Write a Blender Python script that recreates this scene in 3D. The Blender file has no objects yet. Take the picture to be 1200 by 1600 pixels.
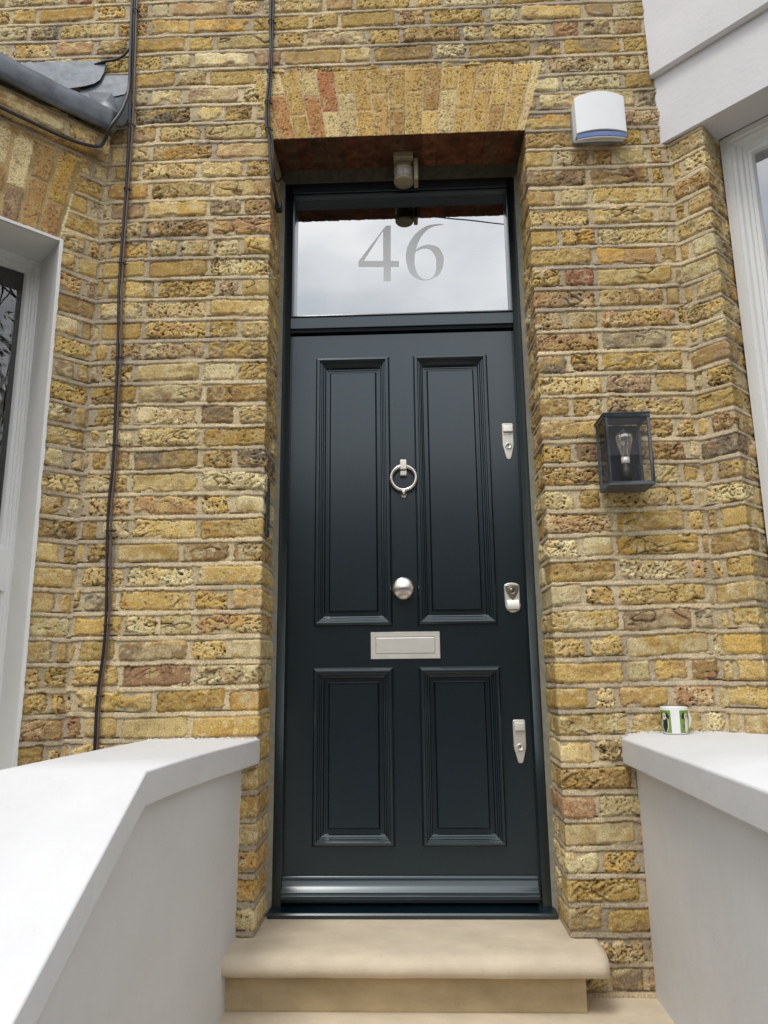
import bpy, bmesh, math, random
import numpy as np
from mathutils import Matrix, Vector
random.seed(7)
PI = math.pi
S2 = math.sqrt(.5)
C = bpy.context.scene.collection
scene = bpy.context.scene

# ------------------------------------------------------------------ camera
cam_d = bpy.data.cameras.new('camera')
cam_d.sensor_fit = 'VERTICAL'
cam_d.sensor_height = 36.0
cam_d.lens = 36.0 * 1155.14 / 1600
cam_d.clip_start = .02
cam_d.clip_end = 500
cam = bpy.data.objects.new('camera', cam_d)
C.objects.link(cam)
R_ = Vector((0.9992187, 0.0380989, -0.0105072))
U_ = Vector((0.0181614, -0.2065227, 0.9782733))
F_ = Vector((-0.0351011, 0.9776998, 0.2070533))
cam.matrix_world = Matrix(((R_.x, U_.x, -F_.x, .0207), (R_.y, U_.y, -F_.y, -2.4703), (R_.z, U_.z, -F_.z, .7781), (0, 0, 0, 1)))
scene.camera = cam

# ------------------------------------------------------------------ overcast sky
SUN_EL, SUN_AZ = math.radians(62), math.radians(-152)      # high, in front of the facade, slightly left
world = bpy.data.worlds.new('World')
scene.world = world
world.use_nodes = True
wt = world.node_tree
wt.nodes.clear()
wo = wt.nodes.new('ShaderNodeOutputWorld')
bg = wt.nodes.new('ShaderNodeBackground')
bg.inputs['Strength'].default_value = .12
sky = wt.nodes.new('ShaderNodeTexSky')
sky.sky_type = 'NISHITA'
sky.sun_disc = False
sky.sun_elevation = SUN_EL
sky.sun_rotation = math.radians(152)
tc = wt.nodes.new('ShaderNodeTexCoord')
mp = wt.nodes.new('ShaderNodeMapping')
mp.inputs['Scale'].default_value = (1, 1, 2.2)
cn = wt.nodes.new('ShaderNodeTexNoise')
cn.inputs['Scale'].default_value = 3.2
cn.inputs['Detail'].default_value = 7
cn.inputs['Roughness'].default_value = .52
cr = wt.nodes.new('ShaderNodeValToRGB')
cr.color_ramp.elements[0].position = .34
cr.color_ramp.elements[0].color = (8.2, 8.7, 9.3, 1)
cr.color_ramp.elements[1].position = .66
cr.color_ramp.elements[1].color = (14.0, 14.1, 14.1, 1)
mx = wt.nodes.new('ShaderNodeMixRGB')
mx.inputs[0].default_value = .88
wt.links.new(tc.outputs['Generated'], mp.inputs[0])
wt.links.new(mp.outputs[0], cn.inputs['Vector'])
wt.links.new(cn.outputs['Fac'], cr.inputs[0])
wt.links.new(sky.outputs[0], mx.inputs[1])
sx_ = wt.nodes.new('ShaderNodeSeparateXYZ')
zr = wt.nodes.new('ShaderNodeMapRange')               # overcast sky: zenith brighter than horizon
zr.inputs['From Min'].default_value = 0
zr.inputs['From Max'].default_value = 1
zr.inputs['To Min'].default_value = .80
zr.inputs['To Max'].default_value = 1.15
zm = wt.nodes.new('ShaderNodeVectorMath')
zm.operation = 'SCALE'
wt.links.new(tc.outputs['Generated'], sx_.inputs[0])
wt.links.new(sx_.outputs['Z'], zr.inputs['Value'])
wt.links.new(cr.outputs[0], zm.inputs[0])
wt.links.new(zr.outputs[0], zm.inputs['Scale'])
wt.links.new(zm.outputs[0], mx.inputs[2])
wt.links.new(mx.outputs[0], bg.inputs[0])
wt.links.new(bg.outputs[0], wo.inputs[0])

sun_d = bpy.data.lights.new('sun', 'SUN')
sun_d.energy = 1.25
sun_d.angle = math.radians(17)
sun_d.color = (1, .96, .9)
sun = bpy.data.objects.new('sun', sun_d)
C.objects.link(sun)
sd = Vector((math.sin(SUN_AZ) * math.cos(SUN_EL), math.cos(SUN_AZ) * math.cos(SUN_EL), math.sin(SUN_EL)))
sun.rotation_euler = sd.to_track_quat('Z', 'Y').to_euler()

vs_ = scene.view_settings
vs_.view_transform = 'Standard'
vs_.look = 'None'
vs_.exposure = 0.24
vs_.gamma = 1
vs_.use_curve_mapping = False
scene.cycles.max_bounces = 8
scene.cycles.transparent_max_bounces = 12
scene.cycles.caustics_reflective = False
scene.cycles.caustics_refractive = False


# ------------------------------------------------------------------ materials
def lin(c):
    return tuple((x / 12.92 if x <= .04045 else ((x + .055) / 1.055) ** 2.4) for x in (v / 255 for v in c))


def mat(name, col, rough=.6, metal=0., spec=.5, noise=0., nscale=20., bump=0., bscale=60., stretch=None, coat=0., detail=6, nrough=0., stint=None):
    m = bpy.data.materials.new(name)
    m.use_nodes = True
    t = m.node_tree
    p = t.nodes['Principled BSDF']
    p.inputs['Roughness'].default_value = rough
    p.inputs['Metallic'].default_value = metal
    p.inputs['Specular IOR Level'].default_value = spec
    p.inputs['Coat Weight'].default_value = coat
    p.inputs['Coat Roughness'].default_value = .16
    if stint: p.inputs['Specular Tint'].default_value = stint + (1,)
    tcn = t.nodes.new('ShaderNodeTexCoord')
    mpn = t.nodes.new('ShaderNodeMapping')
    if stretch: mpn.inputs['Scale'].default_value = stretch
    t.links.new(tcn.outputs['Object'], mpn.inputs[0])
    nz = t.nodes.new('ShaderNodeTexNoise')
    nz.inputs['Scale'].default_value = nscale
    nz.inputs['Detail'].default_value = detail
    nz.inputs['Roughness'].default_value = .6
    t.links.new(mpn.outputs[0], nz.inputs['Vector'])
    rp = t.nodes.new('ShaderNodeValToRGB')
    rp.color_ramp.elements[0].position = .3
    rp.color_ramp.elements[1].position = .7
    rp.color_ramp.elements[0].color = tuple(max(0, c * (1 - noise)) for c in col) + (1,)
    rp.color_ramp.elements[1].color = tuple(min(1, c * (1 + noise)) for c in col) + (1,)
    t.links.new(nz.outputs['Fac'], rp.inputs[0])
    t.links.new(rp.outputs[0], p.inputs['Base Color'])
    if nrough:
        mr = t.nodes.new('ShaderNodeMapRange')
        mr.inputs['To Min'].default_value = max(.02, rough - nrough)
        mr.inputs['To Max'].default_value = min(1, rough + nrough)
        t.links.new(nz.outputs['Fac'], mr.inputs['Value'])
        t.links.new(mr.outputs[0], p.inputs['Roughness'])
    if bump:
        n2 = t.nodes.new('ShaderNodeTexNoise')
        n2.inputs['Scale'].default_value = bscale
        n2.inputs['Detail'].default_value = 5
        t.links.new(mpn.outputs[0], n2.inputs['Vector'])
        b = t.nodes.new('ShaderNodeBump')
        b.inputs['Strength'].default_value = 1
        b.inputs['Distance'].default_value = bump
        t.links.new(n2.outputs['Fac'], b.inputs['Height'])
        t.links.new(b.outputs[0], p.inputs['Normal'])
    return m


def brick_mat():
    m = bpy.data.materials.new('stock_brick')
    m.use_nodes = True
    t = m.node_tree
    p = t.nodes['Principled BSDF']
    p.inputs['Roughness'].default_value = .92
    p.inputs['Specular IOR Level'].default_value = .25
    at = t.nodes.new('ShaderNodeAttribute')
    at.attribute_name = 'tint'
    tcn = t.nodes.new('ShaderNodeTexCoord')
    nz = t.nodes.new('ShaderNodeTexNoise')
    nz.inputs['Scale'].default_value = 260
    nz.inputs['Detail'].default_value = 4
    nz.inputs['Roughness'].default_value = .7
    t.links.new(tcn.outputs['Object'], nz.inputs['Vector'])
    rp = t.nodes.new('ShaderNodeValToRGB')
    rp.color_ramp.elements[0].position = .28
    rp.color_ramp.elements[0].color = (.52, .47, .42, 1)
    rp.color_ramp.elements[1].position = .68
    rp.color_ramp.elements[1].color = (1.42, 1.41, 1.38, 1)
    t.links.new(nz.outputs['Fac'], rp.inputs[0])
    mm = t.nodes.new('ShaderNodeMixRGB')
    mm.blend_type = 'MULTIPLY'
    mm.inputs[0].default_value = 1
    t.links.new(at.outputs['Color'], mm.inputs[1])
    t.links.new(rp.outputs[0], mm.inputs[2])
    t.links.new(mm.outputs[0], p.inputs['Base Color'])
    n2 = t.nodes.new('ShaderNodeTexNoise')
    n2.inputs['Scale'].default_value = 420
    n2.inputs['Detail'].default_value = 3
    t.links.new(tcn.outputs['Object'], n2.inputs['Vector'])
    b = t.nodes.new('ShaderNodeBump')
    b.inputs['Distance'].default_value = .0012
    t.links.new(n2.outputs['Fac'], b.inputs['Height'])
    t.links.new(b.outputs[0], p.inputs['Normal'])
    return m


def glass_mat(name, fac, tint=(1, 1, 1), rough=.0, wav=0., top=.5):
    m = bpy.data.materials.new(name)
    m.use_nodes = True
    t = m.node_tree
    t.nodes.clear()
    o = t.nodes.new('ShaderNodeOutputMaterial')
    tr = t.nodes.new('ShaderNodeBsdfTransparent')
    tr.inputs[0].default_value = tint + (1,)
    g = t.nodes.new('ShaderNodeBsdfGlossy')
    g.inputs['Roughness'].default_value = rough
    lw = t.nodes.new('ShaderNodeLayerWeight')
    lw.inputs['Blend'].default_value = .25
    mr = t.nodes.new('ShaderNodeMapRange')
    mr.inputs['To Min'].default_value = fac
    mr.inputs['To Max'].default_value = min(1, fac + top)
    t.links.new(lw.outputs['Facing'], mr.inputs['Value'])
    ms = t.nodes.new('ShaderNodeMixShader')
    t.links.new(mr.outputs[0], ms.inputs[0])
    t.links.new(tr.outputs[0], ms.inputs[1])
    t.links.new(g.outputs[0], ms.inputs[2])
    t.links.new(ms.outputs[0], o.inputs[0])
    if wav:
        tcn = t.nodes.new('ShaderNodeTexCoord')
        nz = t.nodes.new('ShaderNodeTexNoise')
        nz.inputs['Scale'].default_value = 5
        nz.inputs['Detail'].default_value = 1
        t.links.new(tcn.outputs['Object'], nz.inputs['Vector'])
        b = t.nodes.new('ShaderNodeBump')
        b.inputs['Distance'].default_value = wav
        t.links.new(nz.outputs['Fac'], b.inputs['Height'])
        t.links.new(b.outputs[0], g.inputs['Normal'])
    return m


M = dict(
    brick=brick_mat(),
    door=mat('door_paint', (.0024, .0085, .0125), .29, spec=.7, noise=.05, nscale=4, bump=.00004, bscale=220, nrough=.03, coat=.7, stint=(.82, .94, 1.)),
    render=mat('masonry_paint', (.685, .685, .695), .72, noise=.03, nscale=5, bump=.0022, bscale=22, spec=.3),
    cornice=mat('cornice_paint', (.72, .705, .71), .7, noise=.03, nscale=5, bump=.001, bscale=60, spec=.3),
    gloss=mat('window_paint', (.80, .80, .78), .32, noise=.02, nscale=8, bump=.0001, bscale=90),
    lining=mat('reveal_paint', (.74, .73, .69), .6, noise=.03, nscale=8, bump=.0005, bscale=80),
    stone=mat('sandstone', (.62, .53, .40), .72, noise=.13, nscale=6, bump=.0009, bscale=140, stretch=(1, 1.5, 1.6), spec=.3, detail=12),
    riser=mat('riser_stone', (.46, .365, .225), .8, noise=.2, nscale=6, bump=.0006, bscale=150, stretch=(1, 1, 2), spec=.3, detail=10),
    nickel=mat('satin_nickel', (.80, .77, .70), .46, metal=.75, noise=.04, nscale=30, bump=.00005, bscale=400, nrough=.04),
    brushed=mat('brushed_nickel', (.70, .66, .60), .27, metal=1, noise=.12, nscale=60, bump=.0001, bscale=300, nrough=.08),
    nickel_dark=mat('aged_nickel', (.30, .27, .23), .38, metal=1, noise=.15, nscale=60),
    keyhole=mat('keyhole_black', (.012, .011, .01), .5),
    lead=mat('lead_sheet', (.14, .155, .175), .46, metal=.35, noise=.42, nscale=14, bump=.0016, bscale=30, nrough=.16, detail=10),
    cable=mat('cable_black', (.018, .018, .02), .45, noise=.3, nscale=30),
    cable_brown=mat('cable_brown', (.13, .085, .07), .4, noise=.2, nscale=30),
    white_pl=mat('white_plastic', (.86, .87, .88), .22, noise=.01),
    strobe=mat('blue_lens', (.12, .19, .46), .12, noise=.1, nscale=40, coat=.5),
    lantern=mat('lantern_metal', (.085, .098, .11), .45, metal=.3, noise=.25, nscale=35, bump=.0003, bscale=160),
    cream_pl=mat('cream_plastic', (.34, .29, .18), .4, noise=.05),
    lens_pl=mat('sensor_lens', (.40, .38, .40), .25, noise=.1, nscale=300),
    clear=glass_mat('clear_glass', .02, top=.25),
    bulb=glass_mat('bulb_glass', .36, (.97, .95, .9)),
    bulbcap=mat('bulb_cap', (.85, .84, .8), .3, metal=.3),
    filament=mat('filament', (.62, .40, .16), .35, metal=.6),
    fan=glass_mat('fanlight_glass', .54, (.5, .5, .5), wav=.00012),
    pane=glass_mat('window_glass', .10, wav=.0012),
    pane_r=glass_mat('bay_window_glass', .32, wav=.0012),
    digit=mat('etched_film', (.88, .88, .875), .5, noise=.03, nscale=3),
    dark=mat('dark_interior', (.02, .019, .018), .9),
    pale=mat('pale_interior', (.55, .55, .6), .9, noise=.1, nscale=2),
    blind=mat('dark_blind', (.20, .19, .17), .45),
    sealant=mat('grey_sealant', (.27, .26, .2), .7, noise=.2, nscale=40, bump=.0008, bscale=120),
    mug_w=mat('mug_white', (.84, .85, .83), .15),
    mug_g=mat('mug_green', (.19, .30, .045), .15),
    mug_k=mat('mug_black', (.02, .025, .04), .15),
    mug_c=mat('mug_cream', (.78, .74, .55), .15),
    paving=mat('paving', (.22, .21, .19), .8, noise=.2, nscale=4, bump=.002),
    asphalt=mat('asphalt', (.05, .05, .052), .85, noise=.2, nscale=30, bump=.003),
    farbrick=mat('far_brick', (.16, .12, .08), .9, noise=.3, nscale=9, stretch=(1, 1, 3)),
    slate=mat('slate', (.10, .105, .12), .6, noise=.2, nscale=8),
    far_pane=mat('far_window', (.08, .085, .09), .15),
    bark=mat('bark', (.06, .048, .038), .9, noise=.3, nscale=20, bump=.004),
    leaf=mat('leaf', (.06, .085, .03), .6, noise=.3, nscale=5),
)


def weather(m, amt=.10):
    """faint grime, run marks and scuffs on painted render"""
    t = m.node_tree; p = t.nodes['Principled BSDF']
    src = p.inputs['Base Color'].links[0].from_socket
    tcn = t.nodes.new('ShaderNodeTexCoord')
    last = src
    for sc_, st, lo, hi, a_, colr in ((2.2, (1, 1, 1), .42, .72, amt, (.80, .77, .70, 1)), (9, (2, 2, .5), .54, .76, amt * .9, (.72, .69, .62, 1)),
                                      (55, (1, 1, 1), .66, .74, amt * 2.4, (.45, .40, .33, 1))):
        mp_ = t.nodes.new('ShaderNodeMapping'); mp_.inputs['Scale'].default_value = st
        t.links.new(tcn.outputs['Object'], mp_.inputs[0])
        nz = t.nodes.new('ShaderNodeTexNoise'); nz.inputs['Scale'].default_value = sc_; nz.inputs['Detail'].default_value = 8; nz.inputs['Roughness'].default_value = .62
        t.links.new(mp_.outputs[0], nz.inputs['Vector'])
        mr = t.nodes.new('ShaderNodeMapRange'); mr.inputs['From Min'].default_value = lo; mr.inputs['From Max'].default_value = hi; mr.inputs['To Max'].default_value = min(1, a_ * 3)
        t.links.new(nz.outputs['Fac'], mr.inputs['Value'])
        mm = t.nodes.new('ShaderNodeMixRGB'); mm.blend_type = 'MULTIPLY'; mm.inputs[2].default_value = colr
        t.links.new(mr.outputs[0], mm.inputs[0]); t.links.new(last, mm.inputs[1])
        last = mm.outputs[0]
    t.links.new(last, p.inputs['Base Color'])


weather(M['render'], .05)
weather(M['cornice'], .03)
weather(M['stone'], .07)
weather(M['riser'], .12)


# ------------------------------------------------------------------ object helpers
def link(name, me, parent=None, loc=None):
    o = bpy.data.objects.new(name, me)
    C.objects.link(o)
    if parent is not None: o.parent = parent
    if loc: o.location = loc
    return o


def thing(name, label, cat, loc=(0, 0, 0), group=None, kind=None):
    o = bpy.data.objects.new(name, None)
    o.empty_display_size = .1
    C.objects.link(o)
    o.location = loc
    o['label'] = label
    o['category'] = cat
    if group: o['group'] = group
    if kind: o['kind'] = kind
    return o


class MB:
    """collects shapes in world coordinates, builds one mesh object relative to its parent"""
    def __init__(s):
        s.v = []; s.f = []; s.m = []; s.sm = []

    def add(s, vs, fs, mi=0, smooth=False):
        b = len(s.v)
        s.v += [tuple(v) for v in vs]
        for f in fs:
            s.f.append(tuple(b + i for i in f)); s.m.append(mi); s.sm.append(smooth)

    def box(s, a, b, mi=0, T=None):
        x0, y0, z0 = a; x1, y1, z1 = b
        vs = [(x0, y0, z0), (x1, y0, z0), (x1, y1, z0), (x0, y1, z0), (x0, y0, z1), (x1, y0, z1), (x1, y1, z1), (x0, y1, z1)]
        if T: vs = [T(*v) for v in vs]
        s.add(vs, [(0, 3, 2, 1), (4, 5, 6, 7), (0, 1, 5, 4), (1, 2, 6, 5), (2, 3, 7, 6), (3, 0, 4, 7)], mi)

    def prism(s, poly, d0, d1, f, mi=0, smooth=False, caps=True):
        """poly list of 2-D points; f(p,q,d) -> xyz"""
        n = len(poly)
        vs = [f(p[0], p[1], d0) for p in poly] + [f(p[0], p[1], d1) for p in poly]
        s.add(vs, [(i, (i + 1) % n, n + (i + 1) % n, n + i) for i in range(n)], mi, smooth)
        if caps:
            s.add(vs, [tuple(range(n))[::-1], tuple(range(n, 2 * n))], mi)

    def tube(s, pts, r, seg=8, mi=0, caps=True):
        pts = [Vector(p) for p in pts]
        n = len(pts); rings = []
        rr = r if isinstance(r, (list, tuple)) else [r] * n
        prev = None
        for i, p in enumerate(pts):
            d = (pts[min(i + 1, n - 1)] - pts[max(i - 1, 0)]).normalized()
            if prev is None:
                a = Vector((0, 0, 1)) if abs(d.z) < .9 else Vector((1, 0, 0))
                nx = d.cross(a).normalized()
            else:
                nx = (prev - d * prev.dot(d)).normalized()
            ny = d.cross(nx); prev = nx
            rings.append([p + (nx * math.cos(2 * PI * k / seg) + ny * math.sin(2 * PI * k / seg)) * rr[i] for k in range(seg)])
        vs = [v for r_ in rings for v in r_]
        fs = [(i * seg + k, i * seg + (k + 1) % seg, (i + 1) * seg + (k + 1) % seg, (i + 1) * seg + k) for i in range(n - 1) for k in range(seg)]
        s.add(vs, fs, mi, True)
        if caps:
            s.add(vs, [tuple(range(seg))[::-1], tuple((n - 1) * seg + k for k in range(seg))], mi)

    def lathe(s, prof, o, ax, up, seg=32, mi=0, smooth=True, close=False):
        """prof (radius, height along ax)"""
        ax = Vector(ax).normalized(); e1 = Vector(up).normalized(); e2 = ax.cross(e1); o = Vector(o)
        n = len(prof); vs = []
        for r, h in prof:
            for k in range(seg):
                a = 2 * PI * k / seg
                vs.append(o + ax * h + (e1 * math.cos(a) + e2 * math.sin(a)) * r)
        fs = [(i * seg + k, i * seg + (k + 1) % seg, (i + 1) * seg + (k + 1) % seg, (i + 1) * seg + k) for i in range(n - 1) for k in range(seg)]
        s.add(vs, fs, mi, smooth)
        if close:
            s.add(vs, [tuple(range(seg))[::-1], tuple((n - 1) * seg + k for k in range(seg))], mi)

    def frame(s, x0, x1, z0, z1, prof, f, mi=0, smooth=False):
        """mitred moulding round a rectangle; prof = (inset, out)"""
        vs = []
        for w, h in prof:
            for x, z in ((x0 + w, z0 + w), (x1 - w, z0 + w), (x1 - w, z1 - w), (x0 + w, z1 - w)):
                vs.append(f(x, h, z))
        fs = [(i * 4 + k, i * 4 + (k + 1) % 4, (i + 1) * 4 + (k + 1) % 4, (i + 1) * 4 + k) for i in range(len(prof) - 1) for k in range(4)]
        s.add(vs, fs, mi, smooth)

    def build(s, name, mats, parent=None, bevel=0, segs=2, recalc=True, label=None, smooth_angle=None):
        if not isinstance(mats, (list, tuple)): mats = [mats]
        org = Vector((0, 0, 0))
        q = parent
        while q is not None:
            org += q.location; q = q.parent
        me = bpy.data.meshes.new(name)
        me.from_pydata([tuple(Vector(v) - org) for v in s.v], [], s.f)
        for m_ in mats: me.materials.append(m_)
        me.polygons.foreach_set('material_index', s.m)
        me.polygons.foreach_set('use_smooth', s.sm)
        me.update()
        if recalc:
            bm = bmesh.new(); bm.from_mesh(me)
            bmesh.ops.remove_doubles(bm, verts=bm.verts, dist=1e-6)
            bmesh.ops.recalc_face_normals(bm, faces=bm.faces)
            bm.to_mesh(me); bm.free()
        o = link(name, me, parent)
        if bevel:
            md = o.modifiers.new('bevel', 'BEVEL'); md.width = bevel; md.segments = segs
            md.limit_method = 'ANGLE'; md.angle_limit = math.radians(40)
            me.polygons.foreach_set('use_smooth', [True] * len(me.polygons))
            wn = o.modifiers.new('wn', 'WEIGHTED_NORMAL'); wn.keep_sharp = True
        if label: o['label'] = label
        return o


def tag(o, label, cat, group=None, kind=None):
    o['label'] = label; o['category'] = cat
    if group: o['group'] = group
    if kind: o['kind'] = kind
    return o


# ------------------------------------------------------------------ numpy noise
def h2(ix, iy, seed):
    n = (ix.astype(np.int64) * 374761393 + iy.astype(np.int64) * 668265263 + seed * 982451653) & 0xffffffff
    n = ((n ^ (n >> 13)) * 1274126177) & 0xffffffff
    n = n ^ (n >> 16)
    return (n & 0xffffff).astype(np.float64) / 0xffffff


def vn(x, y, seed=0):
    ix = np.floor(x); iy = np.floor(y)
    fx = x - ix; fy = y - iy
    fx = fx * fx * (3 - 2 * fx); fy = fy * fy * (3 - 2 * fy)
    a = h2(ix, iy, seed); b = h2(ix + 1, iy, seed); c = h2(ix, iy + 1, seed); d = h2(ix + 1, iy + 1, seed)
    return ((a * (1 - fx) + b * fx) * (1 - fy) + (c * (1 - fx) + d * fx) * fy) * 2 - 1


def fbm(x, y, seed=0, o=3):
    r = 0; a = .55
    for i in range(o):
        r = r + a * vn(x * 2 ** i + 17.3 * i, y * 2 ** i + 9.1 * i, seed + i); a *= .5
    return r


def sstep(a, b, x):
    t = np.clip((x - a) / (b - a), 0, 1)
    return t * t * (3 - 2 * t)


# ------------------------------------------------------------------ brickwork
GA = .0822                                   # course height
BL, BH = .226, .108                          # stretcher and header faces
Z0 = 2.776                                   # springing of the door arch, a bed joint
PAL = [((218, 186, 108), 22), ((226, 202, 138), 18), ((208, 172, 90), 16), ((194, 160, 96), 11), ((234, 217, 168), 12),
       ((178, 146, 96), 8), ((192, 152, 104), 5), ((176, 136, 102), 2.5), ((160, 136, 108), 3.5), ((148, 134, 116), 2), ((214, 168, 80), 6), ((166, 108, 86), .7), ((200, 166, 134), 3), ((190, 140, 104), 1.2), ((104, 98, 92), .9), ((234, 222, 172), 9)]
PC = np.array([lin(c) for c, w in PAL]); PW = np.array([w for c, w in PAL], float); PW /= PW.sum()
APAL = [((210, 180, 114), 8), ((198, 166, 100), 7), ((188, 154, 98), 4), ((190, 142, 92), 1.2), ((184, 128, 88), .8), ((220, 198, 144), 4)]
AC = np.array([lin(c) for c, w in APAL]); AW = np.array([w for c, w in APAL], float); AW /= AW.sum()
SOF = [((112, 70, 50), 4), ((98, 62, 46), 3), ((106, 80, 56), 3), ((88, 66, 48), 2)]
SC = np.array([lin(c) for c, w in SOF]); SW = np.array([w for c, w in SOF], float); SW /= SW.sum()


class Bond:
    """joint positions per course. start: (even list, odd list) of fixed joints; sign of growth"""
    def __init__(s, lo, hi, start=None, sgn=1, seed=1, end=None):
        rnd = np.random.RandomState(seed)
        s.j = {}
        for k in range(-60, 48):
            fx = list(start[k % 2]) if start else [lo - .3 if sgn > 0 else hi + .3]
            x = fx[-1]; js = list(fx); i = rnd.randint(0, 2) if not start else (k % 2)
            while (x < hi + .3 if sgn > 0 else x > lo - .3):
                L = (BL if i % 2 else BH) + rnd.normal(0, .008)
                if rnd.rand() < .16: L = rnd.choice([BL, BH, .16, .07])
                x += sgn * (L + .014); js.append(x); i += 1
            js = sorted(js)
            if end is not None:              # keep a joint at the inner corner, drop slivers next to it
                e = end + (0.0 if k % 2 else (.02 if sgn < 0 else -.02)) + rnd.normal(0, .004)
                js = [q for q in js if (q > e + .05 if sgn < 0 else q < e - .05)] + [e, e - .5 if sgn < 0 else e + .5]
                js = sorted(js)
            s.j[k] = np.array([min(js) - 1] + js + [max(js) + 1])
        s.seed = seed

    def ev(s, u, v):
        vv = v + .0045 * vn(u * 2.3, v * 1.1, 5) + .0022 * vn(u * 9, v * 6, 6)
        kf = (vv - Z0) / GA
        k = np.floor(kf).astype(int)
        dv = (kf - k) * GA
        ul = np.zeros_like(u); ur = np.zeros_like(u); bid = np.zeros(u.shape, int)
        for kk in np.unique(k):
            m_ = k == kk
            J = s.j[int(kk)]
            i = np.clip(np.searchsorted(J, u[m_]) - 1, 0, len(J) - 2)
            ul[m_] = u[m_] - J[i]; ur[m_] = J[i + 1] - u[m_]
            bid[m_] = (int(kk) + 100) * 977 + i * 131 + s.seed * 7919
        return dv, ul, ur, bid


def pick(bid, cols, w, sd):
    r = h2(bid, bid * 0 + sd, sd)
    return cols[np.clip(np.searchsorted(np.cumsum(w), r), 0, len(w) - 1)]


def relief(u, v, bond, shift=0.):
    """height above the face plane (m) and colour of coursed stock brickwork"""
    dv, ul, ur, bid = bond.ev(u, v + shift)
    r1 = h2(bid, bid * 0 + 1, 11); r2 = h2(bid, bid * 0 + 2, 12); r3 = h2(bid, bid * 0 + 3, 13); r4 = h2(bid, bid * 0 + 4, 14)
    hb = .0086 + .0024 * (r1 - .5); hp = .0078 + .0034 * (r2 - .5)
    hx = (ul + ur) / 2 - hp; cx = ul - (ul + ur) / 2
    hy = GA / 2 - hb; cy = dv - GA / 2 + .002 * (r3 - .5)
    cy = cy + (r4 - .5) * .025 * cx / .1 * .4
    R = .008 + .010 * r3
    qx = np.abs(cx) - hx + R; qy = np.abs(cy) - hy + R
    d = R - (np.hypot(np.maximum(qx, 0), np.maximum(qy, 0)) + np.minimum(np.maximum(qx, qy), 0))
    rag = .0034 * fbm(u * 46 + r1 * 90, v * 46, 21, 3) + .0022 * vn(u * 150, v * 150, 22)
    chip = np.maximum(0, fbm(u * 22 + r2 * 50, v * 26, 23, 2) - .20) * .04
    d = d + rag - chip * (r4 > .35) - .0004
    rough = .3 + 1.2 * r2
    sm = np.where(h2(bid, bid * 0 + 5, 15) < .2, .25, 1.)      # some bricks keep a smooth face
    # folded, creased faces
    a = 35 * u + 12 * v + r1 * 40; b = 95 * v - 25 * u + r3 * 60
    wx = fbm(u * 30 + r1 * 9, v * 30, 31, 2)
    crease = 1 - np.abs(vn(a + 1.6 * wx, b + 2.2 * wx, 32)) * 2.2
    crease = np.clip(crease, 0, 1) ** 3
    # a few longer torn folds with sharp dark mouths
    f1 = vn(u * 16 + v * 22 + r2 * 61, v * 44 - u * 12 + r1 * 77, 38) + .35 * wx
    tear = np.clip(1 - np.abs(f1) * 9, 0, 1) * sstep(.1, .5, vn(u * 12 + r3 * 51, v * 16, 39)) * (r1 > .25)
    cm = sstep(-.1, .5, vn(u * 9 + r2 * 33, v * 14, 33)) * (r4 > .3)
    tooth = fbm(u * 85, v * 105, 34, 3)
    pn = vn(u * 150 + 5.3, v * 190 + u * 40, 35); pn2 = vn(u * 300, v * 270 - u * 90, 36)
    pit = sstep(.50, .78, pn) * (r3 > .25) + .7 * sstep(.62, .85, pn2)
    dome = .0016 * vn(u * 14 + r1 * 20, v * 18, 37)
    hB = (r1 - .5) * .007 + dome * 1.4 + sm * (.0016 * vn(u * 34, v * 40, 30) * rough + tooth * .0027 * rough - crease * cm * .006 - pit * .0055 * (.4 + r4) - tear * .008 + .0022 * sstep(0, .5, f1) * (r1 > .25) * cm)
    hB = hB - .006 * (1 - sstep(0, .008, d))
    # mortar
    tv = np.where(dv < GA / 2, dv, dv - GA)          # 0 at the joint line, >0 = towards the brick above
    t = np.clip(tv / hb, -1, 1)
    rib = np.abs(tv) < hb + .0012 * vn(u * 12, v * 3, 41)
    sand = fbm(u * 160, v * 160, 42, 2)
    hM = np.where(rib, -.0008 - .0034 * (t * .5 + .5) ** 1.5 - .0085 * sstep(.78, 1., t + .14 * vn(u * 34, v * 8, 45)), -.0048) + sand * .0005
    hM = hM + .0010 * vn(u * 20, v * 20, 43)
    isB = d > 0
    # ruled pointing overlaps the ragged arris now and then
    h = np.where(isB, np.maximum(hB, -.014), hM)
    # colour
    c0 = pick(bid, PC, PW, 51); c1 = pick(bid, PC, PW, 52)
    mixv = sstep(-.25, .45, fbm(u * 13 + r2 * 70, v * 19, 53, 3))[..., None]
    c2 = pick(bid, PC, PW, 60)
    col = c0 * (1 - .8 * mixv) + c1 * .8 * mixv
    mix2 = sstep(-.05, .4, fbm(u * 24 + r4 * 40, v * 34, 62, 3))[..., None] * .6
    col = (col * (1 - mix2) + c2 * mix2) * .92 + PC[0] * .08
    col = col * (.74 + .38 * r4)[..., None]
    grey = col.mean(-1, keepdims=True)
    col = col * .92 + grey * .08
    pale = (sstep(.08, .5, fbm(u * 60 + r3 * 15, v * 75, 54, 3)) * (.35 + .65 * r1))[..., None]
    col = col * (1 - .55 * pale) + np.array(lin((238, 222, 180))) * .55 * pale
    brown = (sstep(.1, .5, fbm(u * 40 + 70, v * 52, 55, 3)) * (.3 + .7 * r3))[..., None]
    col = col * (1 - .45 * brown) + np.array(lin((146, 112, 72))) * .45 * brown
    dirt = sm[..., None] * np.clip(.72 * crease * cm + .8 * pit * (.4 + r4) + .8 * tear, 0, 1)[..., None]
    col = col * (1 - dirt * .9) + np.array(lin((66, 47, 32))) * dirt * .9
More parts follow.
